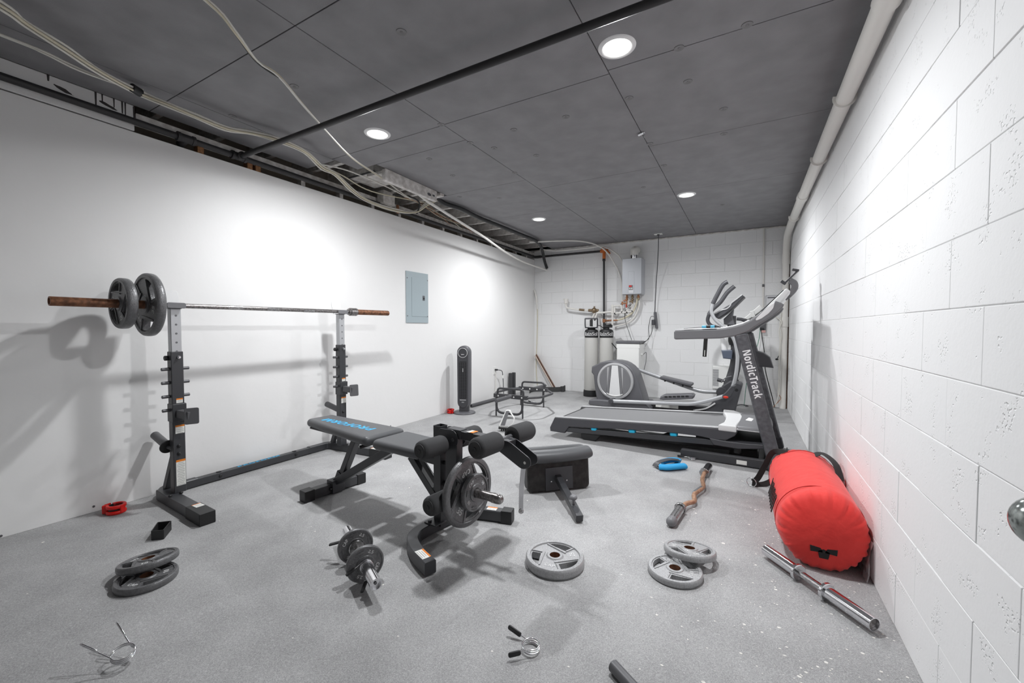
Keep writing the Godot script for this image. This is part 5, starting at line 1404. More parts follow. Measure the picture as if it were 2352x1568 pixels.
	for k in 3:
		part(pf, "pedal_bracket", MB.new().box(Vector3(-0.02 + 0.12 * k, 0.395 - 0.027 * k, -0.15), Vector3(0.018, 0.04, 0.03), Basis(), 0.002), M.plastic_black)
	var swing_near := [Vector3(0.845, 0.36, 0.28), Vector3(0.878, 0.46, 0.28), Vector3(0.903, 0.598, 0.28), Vector3(0.914, 0.763, 0.28), Vector3(0.903, 0.883, 0.28), Vector3(0.87, 1.01, 0.28), Vector3(0.80, 1.11, 0.28), Vector3(0.732, 1.178, 0.28), Vector3(0.656, 1.256, 0.28), Vector3(0.614, 1.358, 0.28), Vector3(0.633, 1.458, 0.28)]
	part(t, "swing_arm", MB.new().tube(Array(MB.smooth(swing_near, 5)), 0.021, 16), M.silver_tube)
	part(t, "hand_grip", MB.new().sweep(MB.smooth([Vector3(0.630, 1.45, 0.28), Vector3(0.665, 1.53, 0.28), Vector3(0.73, 1.664, 0.28), Vector3(0.762, 1.70, 0.28), Vector3(0.792, 1.715, 0.28)], 5), MB.circle(0.026, 16), Vector3.ZERO, true), M.plastic_dark)
	var swing_far := [Vector3(0.845, 0.36, -0.28), Vector3(0.90, 0.62, -0.28), Vector3(0.89, 0.86, -0.28), Vector3(0.78, 1.06, -0.28), Vector3(0.66, 1.14, -0.28), Vector3(0.555, 1.18, -0.28), Vector3(0.512, 1.25, -0.28), Vector3(0.53, 1.34, -0.28)]
	part(t, "swing_arm", MB.new().tube(Array(MB.smooth(swing_far, 5)), 0.024, 16), M.plastic_dark)
	part(t, "hand_grip", MB.new().sweep(MB.smooth([Vector3(0.525, 1.33, -0.28), Vector3(0.57, 1.40, -0.28), Vector3(0.665, 1.497, -0.28), Vector3(0.75, 1.627, -0.28), Vector3(0.835, 1.707, -0.28)], 5), MB.circle(0.028, 16), Vector3.ZERO, true), M.shroud_grey)
	for z in [0.28, -0.28]:
		part(t, "arm_joint", slab([Vector2(0.755, 0.27), Vector2(0.80, 0.262), Vector2(0.855, 0.30), Vector2(0.90, 0.40), Vector2(0.905, 0.45), Vector2(0.85, 0.43), Vector2(0.80, 0.36), Vector2(0.757, 0.31)], z - 0.032, z + 0.038, 0.012, 2), M.plastic_dark)
	part(t, "red_reflector", MB.new().ball(Vector3(0.795, 0.288, 0.318), Vector3(0.03, 0.017, 0.008)), M.red_lens)


func build_utilities() -> void:
	# ---- tankless water heater
	var t := thing("water_heater", "silver tankless water heater hung on the back block wall", "water heater", Vector3(-1.64, 1.69, -6.95))
	part(t, "case", mb(t).box(Vector3(-1.638, 1.982, -6.945), Vector3(0.316, 0.584, 0.25), Basis(), 0.012), M.heater_silver)
	var fr := part(t, "front_cover", mb(t).prism(MB.roundpoly([Vector2(-0.153, -0.288), Vector2(0.153, -0.288), Vector2(0.153, 0.288), Vector2(-0.153, 0.288)], 0.014, 4), 0.012, 0.004, 2, facing(Vector3(-1.638, 1.982, -6.817), Vector3.BACK)), M.heater_silver)
	part(fr, "raised_panel", mb(t).prism(MB.roundpoly([Vector2(-0.055, -0.20), Vector2(0.042, -0.20), Vector2(0.042, 0.14), Vector2(-0.055, 0.14)], 0.01, 3), 0.006, 0.003, 2, facing(Vector3(-1.638, 1.92, -6.810), Vector3.BACK)), M.heater_silver)
	part(fr, "badge", mb(t).box(Vector3(-1.648, 1.80, -6.8065), Vector3(0.065, 0.075, 0.003), Basis(), 0.001), M.plastic_mid)
	part(fr, "red_badge", mb(t).box(Vector3(-1.656, 1.822, -6.8045), Vector3(0.045, 0.026, 0.002), Basis(), 0.0005), M.red_plastic, "small red emblem")
	for k in 2:
		part(fr, "button", mb(t).box(Vector3(-1.663 + 0.03 * k, 1.785, -6.8045), Vector3(0.022, 0.022, 0.002), Basis(), 0.0005), M.sticker_white)
	part(fr, "notice", mb(t).box(Vector3(-1.645, 1.735, -6.8065), Vector3(0.075, 0.045, 0.002), Basis(), 0.0005), M.paper)
	part(t, "vent_collar", mb(t).lathe(Vector3(-1.625, 2.272, -6.93), Vector3.UP, [Vector2(0.0, 0.0), Vector2(0.064, 0.0), Vector2(0.064, 0.04), Vector2(0.068, 0.042), Vector2(0.068, 0.06), Vector2(0.0, 0.06)], 30), M.chrome)
	part(t, "vent_elbow", mb(t).tube(Array(MB.fillet([Vector3(-1.625, 2.33, -6.93), Vector3(-1.625, 2.43, -6.93), Vector3(-1.615, 2.435, -7.05)], 0.1, 8)), 0.062, 26), M.pvc_white)
	var x0 := 0
	for q in [[-1.74, M.copper], [-1.65, M.brass], [-1.555, M.copper]]:
		var x: float = q[0]
		part(t, "connection", mb(t).rod(Vector3(x, 1.70, -6.93), Vector3(x, 1.64, -6.93), 0.016, 16).rod(Vector3(x, 1.665, -6.93), Vector3(x, 1.64, -6.93), 0.024, 6), q[1])
	part(t, "service_valve", mb(t).rod(Vector3(-1.742, 1.66, -6.93), Vector3(-1.742, 1.49, -6.93), 0.012, 14).ball(Vector3(-1.742, 1.62, -6.93), Vector3(0.024, 0.024, 0.024)).rod(Vector3(-1.742, 1.60, -6.93), Vector3(-1.80, 1.60, -6.93), 0.012, 14).rod(Vector3(-1.742, 1.555, -6.93), Vector3(-1.82, 1.555, -6.93), 0.013, 14).rod(Vector3(-1.815, 1.53, -6.93), Vector3(-1.815, 1.585, -6.93), 0.016, 14), M.copper)
	part(t, "red_handle", mb(t).bar(Vector3(-1.745, 1.535, -6.905), Vector3(-1.742, 1.48, -6.90), 0.03, 0.012), M.red_plastic)
	part(t, "service_valve", mb(t).rod(Vector3(-1.648, 1.66, -6.93), Vector3(-1.648, 1.55, -6.93), 0.012, 14).ball(Vector3(-1.648, 1.61, -6.93), Vector3(0.024, 0.024, 0.024)).rod(Vector3(-1.648, 1.585, -6.93), Vector3(-1.70, 1.58, -6.93), 0.013, 14), M.brass)
	part(t, "black_handle", mb(t).bar(Vector3(-1.65, 1.54, -6.91), Vector3(-1.72, 1.47, -6.90), 0.012, 0.006), M.plastic_black)
	part(t, "drain_tap", mb(t).rod(Vector3(-1.555, 1.65, -6.93), Vector3(-1.545, 1.60, -6.92), 0.013, 14), M.brass)
	part(t, "gas_hose", mb(t).tube(Array(MB.smooth([Vector3(-1.575, 1.64, -6.96), Vector3(-1.60, 1.52, -6.97), Vector3(-1.66, 1.40, -6.97), Vector3(-1.78, 1.315, -6.97), Vector3(-1.90, 1.278, -6.97)], 7)), 0.015, 14), M.cable_yellowed, "pale gas hose curving down from the heater")
	part(t, "drain_hose", mb(t).tube(Array(MB.smooth([Vector3(-1.555, 1.60, -6.99), Vector3(-1.56, 1.50, -7.0), Vector3(-1.62, 1.34, -7.0), Vector3(-1.74, 1.23, -7.0), Vector3(-1.96, 1.17, -7.0)], 7)), 0.013, 12), M.pvc_white)
	part(t, "sensor_wire", mb(t).tube(Array(MB.smooth([Vector3(-1.74, 1.48, -6.95), Vector3(-1.78, 1.40, -6.95), Vector3(-1.765, 1.25, -6.95), Vector3(-1.70, 1.06, -6.95), Vector3(-1.65, 0.945, -6.90)], 6)), 0.004, 8), M.plastic_black)

	# ---- water pipes along the wall
	t = thing("water_pipes", "white plastic water pipes with a brass valve above the softener tanks", "pipe", Vector3(-2.3, 1.4, -6.96))
	var Z := -6.955
	part(t, "riser_cap", mb(t).rod(Vector3(-2.826, 1.58, Z), Vector3(-2.826, 1.665, Z), 0.036, 20).rod(Vector3(-2.86, 1.66, Z), Vector3(-2.88, 1.66, Z), 0.012, 10), M.pvc_white)
	part(t, "inlet_pipe", mb(t).tube(Array(MB.fillet([Vector3(-2.826, 1.62, Z), Vector3(-2.832, 1.505, Z), Vector3(-2.524, 1.458, Z), Vector3(-2.36, 1.448, Z)], 0.05, 5)), 0.017, 14), M.pvc_white)
	part(t, "brass_valve", mb(t).rod(Vector3(-2.41, 1.452, Z), Vector3(-2.23, 1.445, Z), 0.026, 16).ball(Vector3(-2.305, 1.448, Z + 0.01), Vector3(0.045, 0.05, 0.045)).rod(Vector3(-2.305, 1.45, Z), Vector3(-2.305, 1.52, Z), 0.014, 12).rod(Vector3(-2.305, 1.44, Z), Vector3(-2.305, 1.37, Z), 0.02, 12), M.brass, "corroded brass pressure valve")
	part(t, "reducer", mb(t).rod(Vector3(-2.58, 1.468, Z), Vector3(-2.48, 1.457, Z), 0.021, 14), M.brass)
	part(t, "tank_feed", mb(t).tube(Array(MB.fillet([Vector3(-2.30, 1.40, Z), Vector3(-2.30, 1.33, -6.86), Vector3(-2.29, 1.28, -6.76)], 0.04)), 0.016, 14).tube(Array(MB.fillet([Vector3(-2.21, 1.435, Z), Vector3(-2.26, 1.40, Z), Vector3(-2.25, 1.33, -6.86), Vector3(-2.24, 1.28, -6.78)], 0.03)), 0.016, 14), M.pvc_white)
	part(t, "cross_pipe", mb(t).rod(Vector3(-2.26, 1.40, Z), Vector3(-1.99, 1.42, Z), 0.017, 16), M.pvc_white)
	part(t, "left_riser", mb(t).rod(Vector3(-1.988, 1.52, Z), Vector3(-1.986, 1.19, Z), 0.017, 16).rod(Vector3(-1.988, 1.535, Z), Vector3(-1.988, 1.495, Z), 0.022, 16).rod(Vector3(-1.988, 1.44, Z), Vector3(-1.988, 1.39, Z), 0.023, 16), M.pvc_white)
	part(t, "top_link", mb(t).rod(Vector3(-1.99, 1.515, Z), Vector3(-1.82, 1.525, Z), 0.015, 14).rod(Vector3(-1.835, 1.53, Z), Vector3(-1.832, 1.41, Z), 0.015, 14).rod(Vector3(-1.835, 1.54, Z), Vector3(-1.835, 1.50, Z), 0.021, 14), M.pvc_white)
	part(t, "lower_link", mb(t).rod(Vector3(-1.95, 1.39, Z), Vector3(-1.655, 1.418, Z), 0.015, 14).rod(Vector3(-1.66, 1.42, Z), Vector3(-1.66, 1.55, Z), 0.016, 14).rod(Vector3(-1.74, 1.41, Z), Vector3(-1.742, 1.49, Z), 0.015, 14).rod(Vector3(-1.95, 1.39, Z), Vector3(-1.95, 1.50, Z), 0.014, 14), M.pvc_white)
	for p in [Vector3(-1.945, 1.388, Z + 0.016), Vector3(-1.83, 1.41, Z + 0.016), Vector3(-1.745, 1.405, Z + 0.016), Vector3(-1.66, 1.425, Z + 0.016), Vector3(-1.84, 1.535, Z + 0.016), Vector3(-1.99, 1.415, Z + 0.018)]:
		part(t, "crimp_ring", mb(t).rod(p - Vector3(0.006, 0, 0.018), p + Vector3(0.012, 0, -0.014), 0.019, 16), M.plastic_black)
	t = thing("white_tubing", "two bowed white plastic tubes running from the corner to the water heater", "tubing", Vector3(-2.4, 2.5, -6.9))
	part(t, "upper_tube", mb(t).tube(Array(MB.smooth([Vector3(-3.10, 2.545, -6.05), Vector3(-2.996, 2.55, -6.134), Vector3(-2.727, 2.57, -6.313), Vector3(-2.42, 2.57, -6.50), Vector3(-2.262, 2.555, -6.8), Vector3(-2.105, 2.452, -6.9), Vector3(-1.968, 2.236, -6.99), Vector3(-1.88, 2.02, -7.03), Vector3(-1.85, 1.80, -7.035), Vector3(-1.835, 1.55, -6.97)], 6)), 0.012, 12), M.pvc_white)
	part(t, "lower_tube", mb(t).tube(Array(MB.smooth([Vector3(-3.30, 2.575, -6.85), Vector3(-3.1, 2.55, -6.95), Vector3(-2.925, 2.535, -6.96), Vector3(-2.435, 2.535, -6.96), Vector3(-2.164, 2.535, -6.955), Vector3(-1.939, 2.40, -6.97), Vector3(-1.85, 2.27, -7.0), Vector3(-1.845, 2.05, -7.04)], 6)), 0.012, 12), M.pvc_white)

	# ---- softener tanks
	for k in 2:
		var c := Vector3(-2.275, 0, -6.72) if k == 0 else Vector3(-2.03, 0, -6.76)
		t = thing("softener_tank", "tall grey water softener tank with a boxy control head" if k == 0 else "tall grey water softener tank with an open black valve on top", "water tank", c, 0.0, "water softener tanks")
		part(t, "boot", MB.new().lathe(Vector3.ZERO, Vector3.UP, [Vector2(0.0, 0.0), Vector2(0.128, 0.0), Vector2(0.128, 0.06), Vector2(0.122, 0.105), Vector2(0.0, 0.105)], 36), M.plastic_black)
		part(t, "jacket", MB.new().lathe(Vector3.ZERO, Vector3.UP, [Vector2(0.113, 0.10), Vector2(0.115, 0.11), Vector2(0.113, 0.55), Vector2(0.110, 0.99), Vector2(0.108, 0.995)], 40), M.tank_grey)
		part(t, "shoulder", MB.new().lathe(Vector3.ZERO, Vector3.UP, [Vector2(0.112, 0.985), Vector2(0.113, 1.0), Vector2(0.113, 1.085), Vector2(0.102, 1.112), Vector2(0.075, 1.125), Vector2(0.0, 1.125)], 40), M.plastic_black)
		var face := deg_to_rad(rad_to_deg(atan2(-c.x, -c.z)))
		var bs := Basis(Vector3.UP, face)
		var lg := text_on(t, "lettering", "RainSoft", 0.062, Transform3D(bs, bs * Vector3(0, 0, 0.1135) + Vector3(0, 1.048, 0)), M.print_white, 500, true, 0.85, "Droid Serif", 0.1135)
		lg.set_meta("label", "white script maker's name on the black shoulder")
		if k == 0:
			part(t, "neck", MB.new().lathe(Vector3.ZERO, Vector3.UP, [Vector2(0.0, 1.12), Vector2(0.06, 1.12), Vector2(0.075, 1.15), Vector2(0.0, 1.15)], 28), M.plastic_black)
			var hb := part(t, "control_head", MB.new().prism(MB.roundpoly([Vector2(-0.105, 0.0), Vector2(0.105, 0.0), Vector2(0.112, 0.06), Vector2(0.112, 0.172), Vector2(-0.112, 0.172), Vector2(-0.112, 0.06)], 0.02, 4), 0.18, 0.02, 3, Transform3D(bs, Vector3(0, 1.14, 0.01))), M.plastic_dark)
			part(hb, "display", MB.new().box(bs * Vector3(0.0, 0, 0.092) + Vector3(0, 1.225, 0.01), Vector3(0.05, 0.11, 0.006), bs, 0.003), M.plastic_black)
			part(hb, "indicator", MB.new().ball(bs * Vector3(-0.02, 0, 0.097) + Vector3(0, 1.165, 0.01), Vector3(0.008, 0.010, 0.004)), M.paper)
			part(t, "link_cable", MB.new().tube(Array(MB.smooth([Vector3(0.10, 1.19, 0.02), Vector3(0.15, 1.18, 0.0), Vector3(0.20, 1.14, -0.03)], 5)), 0.006, 8), M.plastic_black)
		else:
			part(t, "valve_body", MB.new().lathe(Vector3.ZERO, Vector3.UP, [Vector2(0.0, 1.12), Vector2(0.05, 1.12), Vector2(0.045, 1.17), Vector2(0.0, 1.18)], 24).box(Vector3(0.03, 1.175, 0.02), Vector3(0.14, 0.05, 0.07), Basis(Vector3.UP, 0.4), 0.006).rod(Vector3(-0.03, 1.16, 0.0), Vector3(-0.03, 1.22, 0.0), 0.022, 16).rod(Vector3(0.07, 1.15, 0.02), Vector3(0.07, 1.21, 0.02), 0.018, 16).rod(Vector3(0.0, 1.18, 0.05), Vector3(0.09, 1.20, 0.05), 0.012, 12), M.plastic_black)
			part(t, "drain_line", MB.new().tube(Array(MB.smooth([Vector3(0.10, 0.90, 0.04), Vector3(0.15, 0.84, 0.03), Vector3(0.20, 0.78, 0.02)], 5)), 0.008, 8), M.plastic_black)
	# ---- salt bin
	t = thing("salt_bin", "square white brine bin with a dark lid beside the softener tanks", "bin", Vector3(-1.655, 0, -6.84))
	part(t, "bin_body", mb(t).box(Vector3(-1.655, 0.45, -6.85), Vector3(0.368, 0.89, 0.35), Basis(), 0.02), M.white_plastic)
	part(t, "bin_rim", mb(t).box(Vector3(-1.655, 0.85, -6.85), Vector3(0.378, 0.08, 0.36), Basis(), 0.014), M.white_plastic)
	part(t, "lid", mb(t).box(Vector3(-1.655, 0.913, -6.85), Vector3(0.384, 0.045, 0.368), Basis(), 0.012), M.shroud_grey)
	part(t, "overflow_elbow", mb(t).rod(Vector3(-1.475, 0.72, -6.80), Vector3(-1.44, 0.72, -6.80), 0.02, 14), M.white_plastic)
	part(t, "overflow_tube", mb(t).tube(Array(MB.smooth([Vector3(-1.44, 0.72, -6.80), Vector3(-1.40, 0.75, -6.83), Vector3(-1.41, 0.60, -6.86), Vector3(-1.45, 0.44, -6.88)], 6)), 0.004, 8), M.plastic_dark)

	# ---- cord from a ceiling outlet to a power strip
	t = thing("power_strip", "grey power strip hanging by its cord against the back wall", "power strip", Vector3(-1.29, 1.15, -7.02))
	part(t, "body", mb(t).box(Vector3(-1.290, 1.27, -7.02), Vector3(0.042, 0.27, 0.034), Basis(Vector3.BACK, 0.11), 0.005), M.shroud_grey)
	part(t, "adapter", mb(t).box(Vector3(-1.325, 1.235, -6.995), Vector3(0.05, 0.09, 0.05), Basis(Vector3.BACK, 0.08), 0.006), M.plastic_dark)
	part(t, "cord", mb(t).tube(Array(MB.smooth([Vector3(-1.22, 2.585, -6.76), Vector3(-1.24, 2.30, -6.86), Vector3(-1.29, 1.8, -6.99), Vector3(-1.308, 1.40, -7.02)], 6)), 0.006, 8), M.plastic_dark)
	part(t, "plug_cord", mb(t).tube(Array(MB.smooth([Vector3(-1.32, 1.33, -7.0), Vector3(-1.37, 1.32, -7.0), Vector3(-1.40, 1.15, -7.01), Vector3(-1.39, 0.98, -6.98), Vector3(-1.45, 0.92, -6.90)], 6)), 0.004, 8).tube(Array(MB.smooth([Vector3(-1.33, 1.18, -7.0), Vector3(-1.36, 1.05, -7.0), Vector3(-1.42, 0.94, -6.95), Vector3(-1.475, 0.89, -6.86)], 6)), 0.004, 8), M.plastic_black)
	t = thing("ceiling_outlet", "white outlet plate on the ceiling above the power strip's cord", "outlet", Vector3(-1.22, YC, -6.745))
	part(t, "plate", mb(t).box(Vector3(-1.22, YC - 0.004, -6.745), Vector3(0.12, 0.008, 0.075), Basis(), 0.002), M.white_plastic)
	part(t, "socket", mb(t).box(Vector3(-1.22, YC - 0.012, -6.75), Vector3(0.035, 0.016, 0.03), Basis(), 0.003), M.plastic_black)
	t = thing("ceiling_hook", "small bent metal clip on the ceiling between the lights", "clip", Vector3(-0.71, YC, -3.2))
	part(t, "bent_tab", mb(t).box(Vector3(-0.71, YC - 0.008, -3.21), Vector3(0.05, 0.004, 0.03), Basis(Vector3.BACK, 0.25), 0.001).box(Vector3(-0.69, YC - 0.02, -3.21), Vector3(0.004, 0.03, 0.03), Basis(), 0.001), M.chrome)

	# ---- conduit with outlet and data sheet near the right corner
	t = thing("wall_conduit", "thin grey conduit down the back wall to a small outlet box", "conduit", Vector3(0.197, 1.1, -7.05))
	part(t, "tube", mb(t).rod(Vector3(0.190, 2.59, -7.056), Vector3(0.198, 1.24, -7.056), 0.011, 14), M.pvc_white)
	part(t, "coupling", mb(t).rod(Vector3(0.195, 1.78, -7.056), Vector3(0.195, 1.74, -7.056), 0.015, 14), M.grey_steel)
	part(t, "outlet_box", mb(t).box(Vector3(0.199, 1.175, -7.045), Vector3(0.075, 0.13, 0.045), Basis(), 0.004), M.grey_steel)
	part(t, "plug", mb(t).box(Vector3(0.185, 1.13, -7.01), Vector3(0.05, 0.035, 0.04), Basis(), 0.004), M.plastic_black)
	part(t, "pink_tag", mb(t).box(Vector3(0.205, 1.095, -7.005), Vector3(0.055, 0.035, 0.02), Basis(), 0.003), M.tag_pink)
	t = thing("wall_sheet", "small printed sheet in a frame on the back wall behind the treadmill console", "sign", Vector3(0.30, 1.5, -7.06))
	part(t, "sheet", mb(t).box(Vector3(0.30, 1.53, -7.064), Vector3(0.13, 0.16, 0.004), Basis(), 0.0005), M.paper)
	part(t, "heading", mb(t).box(Vector3(0.30, 1.583, -7.0615), Vector3(0.10, 0.018, 0.001), Basis(), 0.0002), M.shroud_grey)
	part(t, "frame", mb(t).box(Vector3(0.30, 1.613, -7.063), Vector3(0.14, 0.008, 0.008), Basis(), 0.001).box(Vector3(0.232, 1.53, -7.063), Vector3(0.008, 0.17, 0.008), Basis(), 0.001).box(Vector3(0.368, 1.53, -7.063), Vector3(0.008, 0.17, 0.008), Basis(), 0.001), M.silver_tube)
	t = thing("corner_cables", "tangle of white and dark cables down the corner beside the drain pipe", "cable", Vector3(0.42, 0, -6.95))
	part(t, "white_cable", mb(t).tube(Array(MB.smooth([Vector3(0.33, 1.34, -7.05), Vector3(0.36, 1.30, -7.0), Vector3(0.42, 1.23, -6.95), Vector3(0.395, 1.12, -6.94), Vector3(0.41, 0.88, -6.945), Vector3(0.40, 0.65, -6.945), Vector3(0.405, 0.41, -6.95), Vector3(0.41, 0.24, -6.945), Vector3(0.37, 0.03, -6.95)], 6)), 0.007, 8), M.cable_white)
	part(t, "white_cable", mb(t).tube(Array(MB.smooth([Vector3(0.41, 1.60, -7.05), Vector3(0.415, 1.35, -6.98), Vector3(0.40, 1.20, -6.95), Vector3(0.42, 1.05, -6.94), Vector3(0.40, 0.8, -6.945), Vector3(0.405, 0.5, -6.945), Vector3(0.395, 0.2, -6.95)], 6)), 0.006, 8), M.cable_white)
	part(t, "brown_wire", mb(t).tube(Array(MB.smooth([Vector3(0.39, 0.22, -6.95), Vector3(0.43, 0.16, -6.945), Vector3(0.40, 0.10, -6.94), Vector3(0.34, 0.012, -6.96)], 6)), 0.004, 8), M.copper)
	part(t, "dark_hook", mb(t).ball(Vector3(0.375, 0.70, -6.98), Vector3(0.02, 0.014, 0.012)).rod(Vector3(0.375, 0.70, -6.98), Vector3(0.40, 0.76, -6.96), 0.005, 8), M.plastic_black)
	t = thing("machine_cord", "black and green cords dropping from the wall outlet to the floor", "cord", Vector3(0.2, 0, -7.0))
	part(t, "black_cord", mb(t).tube(Array(MB.smooth([Vector3(0.178, 1.115, -7.0), Vector3(0.20, 0.95, -7.0), Vector3(0.221, 0.805, -7.0), Vector3(0.236, 0.564, -7.0), Vector3(0.269, 0.397, -7.01), Vector3(0.33, 0.15, -7.01), Vector3(0.36, 0.01, -6.98)], 6)), 0.006, 8), M.plastic_black)
	part(t, "green_cord", mb(t).tube(Array(MB.smooth([Vector3(0.165, 1.12, -7.0), Vector3(0.155, 1.0, -7.0), Vector3(0.117, 0.826, -6.98), Vector3(0.02, 0.45, -6.95), Vector3(-0.02, 0.01, -6.9)], 6)), 0.004, 8), M.green_wire)
	part(t, "floor_loop", mb(t).tube(Array(MB.smooth([Vector3(-0.14, 0.03, -6.62), Vector3(-0.06, 0.05, -6.75), Vector3(0.03, 0.03, -6.80), Vector3(0.0, 0.006, -6.9)], 6)), 0.006, 8), M.plastic_dark)
	# ---- wall heater with louvres
	t = thing("wall_heater", "small white louvred heater low on the back wall behind the elliptical", "heater", Vector3(-0.33, 0.22, -7.0))
	part(t, "case", mb(t).box(Vector3(-0.325, 0.40, -6.995), Vector3(0.25, 0.35, 0.15), Basis(), 0.015), M.white_plastic)
	part(t, "grille", mb(t).box(Vector3(-0.400, 0.40, -6.9195), Vector3(0.085, 0.27, 0.003), Basis(), 0.001), M.light_plastic)
	for k in 15:
		part(t, "louvre", mb(t).box(Vector3(-0.400, 0.285 + 0.0165 * k, -6.917), Vector3(0.078, 0.007, 0.004), Basis(Vector3.RIGHT, 0.5), 0.001), M.plastic_mid)
	# ---- the far left corner
	t = thing("corner_wire", "white cable with a sheath hanging down the far left corner", "cable", Vector3(-3.48, 0, -7.03))
	part(t, "cable", mb(t).tube(Array(MB.smooth([Vector3(-3.505, 1.85, -7.045), Vector3(-3.46, 1.70, -7.045), Vector3(-3.445, 1.40, -7.05), Vector3(-3.455, 0.9, -7.05), Vector3(-3.47, 0.45, -7.05), Vector3(-3.44, 0.06, -7.04)], 7)), 0.008, 8), M.cable_yellowed)
	part(t, "sheath", mb(t).tube(Array(MB.smooth([Vector3(-3.505, 1.86, -7.04), Vector3(-3.465, 1.72, -7.04), Vector3(-3.447, 1.50, -7.045)], 6)), 0.017, 12), M.pvc_white)
	t = thing("leaning_board", "brown edged board leaning in the far left corner", "board", Vector3(-3.25, 0, -6.98))
	part(t, "board", mb(t).bar(Vector3(-3.455, 0.640, -7.02), Vector3(-3.02, 0.022, -6.95), 0.016, 0.085, Vector3(0.5, 0.35, 0.8), 0.002), M.brown_wood)
	part(t, "pale_face", mb(t).bar(Vector3(-3.470, 0.625, -7.005), Vector3(-3.052, 0.032, -6.935), 0.02, 0.03, Vector3(0.5, 0.35, 0.8), 0.002), M.pale_wood)
	t = thing("rubber_strip", "dark curled strip of rubber standing on edge by the leaning board", "rubber strip", Vector3(-3.05, 0, -6.75))
	part(t, "strip", mb(t).sweep(MB.smooth([Vector3(-3.30, 0.041, -6.45), Vector3(-3.33, 0.041, -6.62), Vector3(-3.20, 0.041, -6.74), Vector3(-3.02, 0.043, -6.80), Vector3(-2.90, 0.046, -6.88), Vector3(-2.86, 0.05, -6.98)], 6), MB.rect(0.012, 0.085, 0.002), Vector3.UP, false), M.rubber_mat)
	part(t, "curl", mb(t).sweep(MB.smooth([Vector3(-2.90, 0.046, -6.90), Vector3(-2.85, 0.055, -6.88), Vector3(-2.835, 0.06, -6.94), Vector3(-2.86, 0.058, -6.97)], 6), MB.rect(0.010, 0.10, 0.002), Vector3.UP, false), M.rubber_mat)
	# ---- breaker panel on the white wall
	t = thing("breaker_panel", "grey-blue electrical breaker panel set in the white wall", "electrical panel", Vector3(XL, 1.2, -3.852))
	part(t, "cover", mb(t).box(Vector3(XL + 0.005, 1.515, -3.852), Vector3(0.012, 0.615, 0.388), Basis(), 0.003), M.panel_grey)
	var dr := part(t, "door", mb(t).box(Vector3(XL + 0.0125, 1.520, -3.885), Vector3(0.004, 0.47, 0.275), Basis(), 0.0015), M.panel_grey)
	part(dr, "latch", mb(t).box(Vector3(XL + 0.016, 1.515, -3.955), Vector3(0.006, 0.06, 0.036), Basis(), 0.002), M.shroud_grey)
	part(dr, "latch_tab", mb(t).box(Vector3(XL + 0.020, 1.51, -3.955), Vector3(0.006, 0.016, 0.02), Basis(), 0.001), M.plastic_black)
	for q in [[1.74, -3.675], [1.74, -4.03], [1.29, -3.675], [1.29, -4.03]]:
		part(t, "screw", mb(t).lathe(Vector3(XL + 0.011, q[0], q[1]), Vector3.RIGHT, [Vector2(0.008, 0.0), Vector2(0.007, 0.003), Vector2(0.0, 0.004)], 12), M.plastic_mid)
	# ---- wall outlet with plugged cords
	t = thing("wall_outlet", "white wall outlet low on the white wall with a black plug and adapter cord", "outlet", Vector3(XL, 0.4, -5.64))
	part(t, "plate", mb(t).box(Vector3(XL + 0.004, 0.462, -5.64), Vector3(0.008, 0.125, 0.08), Basis(), 0.002), M.white_plastic)
	part(t, "plug", mb(t).box(Vector3(XL + 0.03, 0.475, -5.645), Vector3(0.05, 0.025, 0.03), Basis(), 0.005), M.plastic_black)
	part(t, "cord", mb(t).tube(Array(MB.smooth([Vector3(XL + 0.055, 0.475, -5.645), Vector3(XL + 0.09, 0.45, -5.72), Vector3(XL + 0.09, 0.35, -5.75), Vector3(XL + 0.085, 0.20, -5.77), Vector3(XL + 0.08, 0.01, -5.78), Vector3(XL + 0.14, 0.008, -5.5)], 6)), 0.006, 8), M.plastic_dark)
	part(t, "adapter", mb(t).box(Vector3(XL + 0.09, 0.355, -5.75), Vector3(0.025, 0.05, 0.04), Basis(), 0.005), M.white_plastic)
	part(t, "white_cord", mb(t).tube(Array(MB.smooth([Vector3(XL + 0.012, 0.43, -5.63), Vector3(XL + 0.03, 0.40, -5.63), Vector3(XL + 0.035, 0.2, -5.62), Vector3(XL + 0.03, 0.01, -5.60)], 6)), 0.005, 8), M.cable_white)


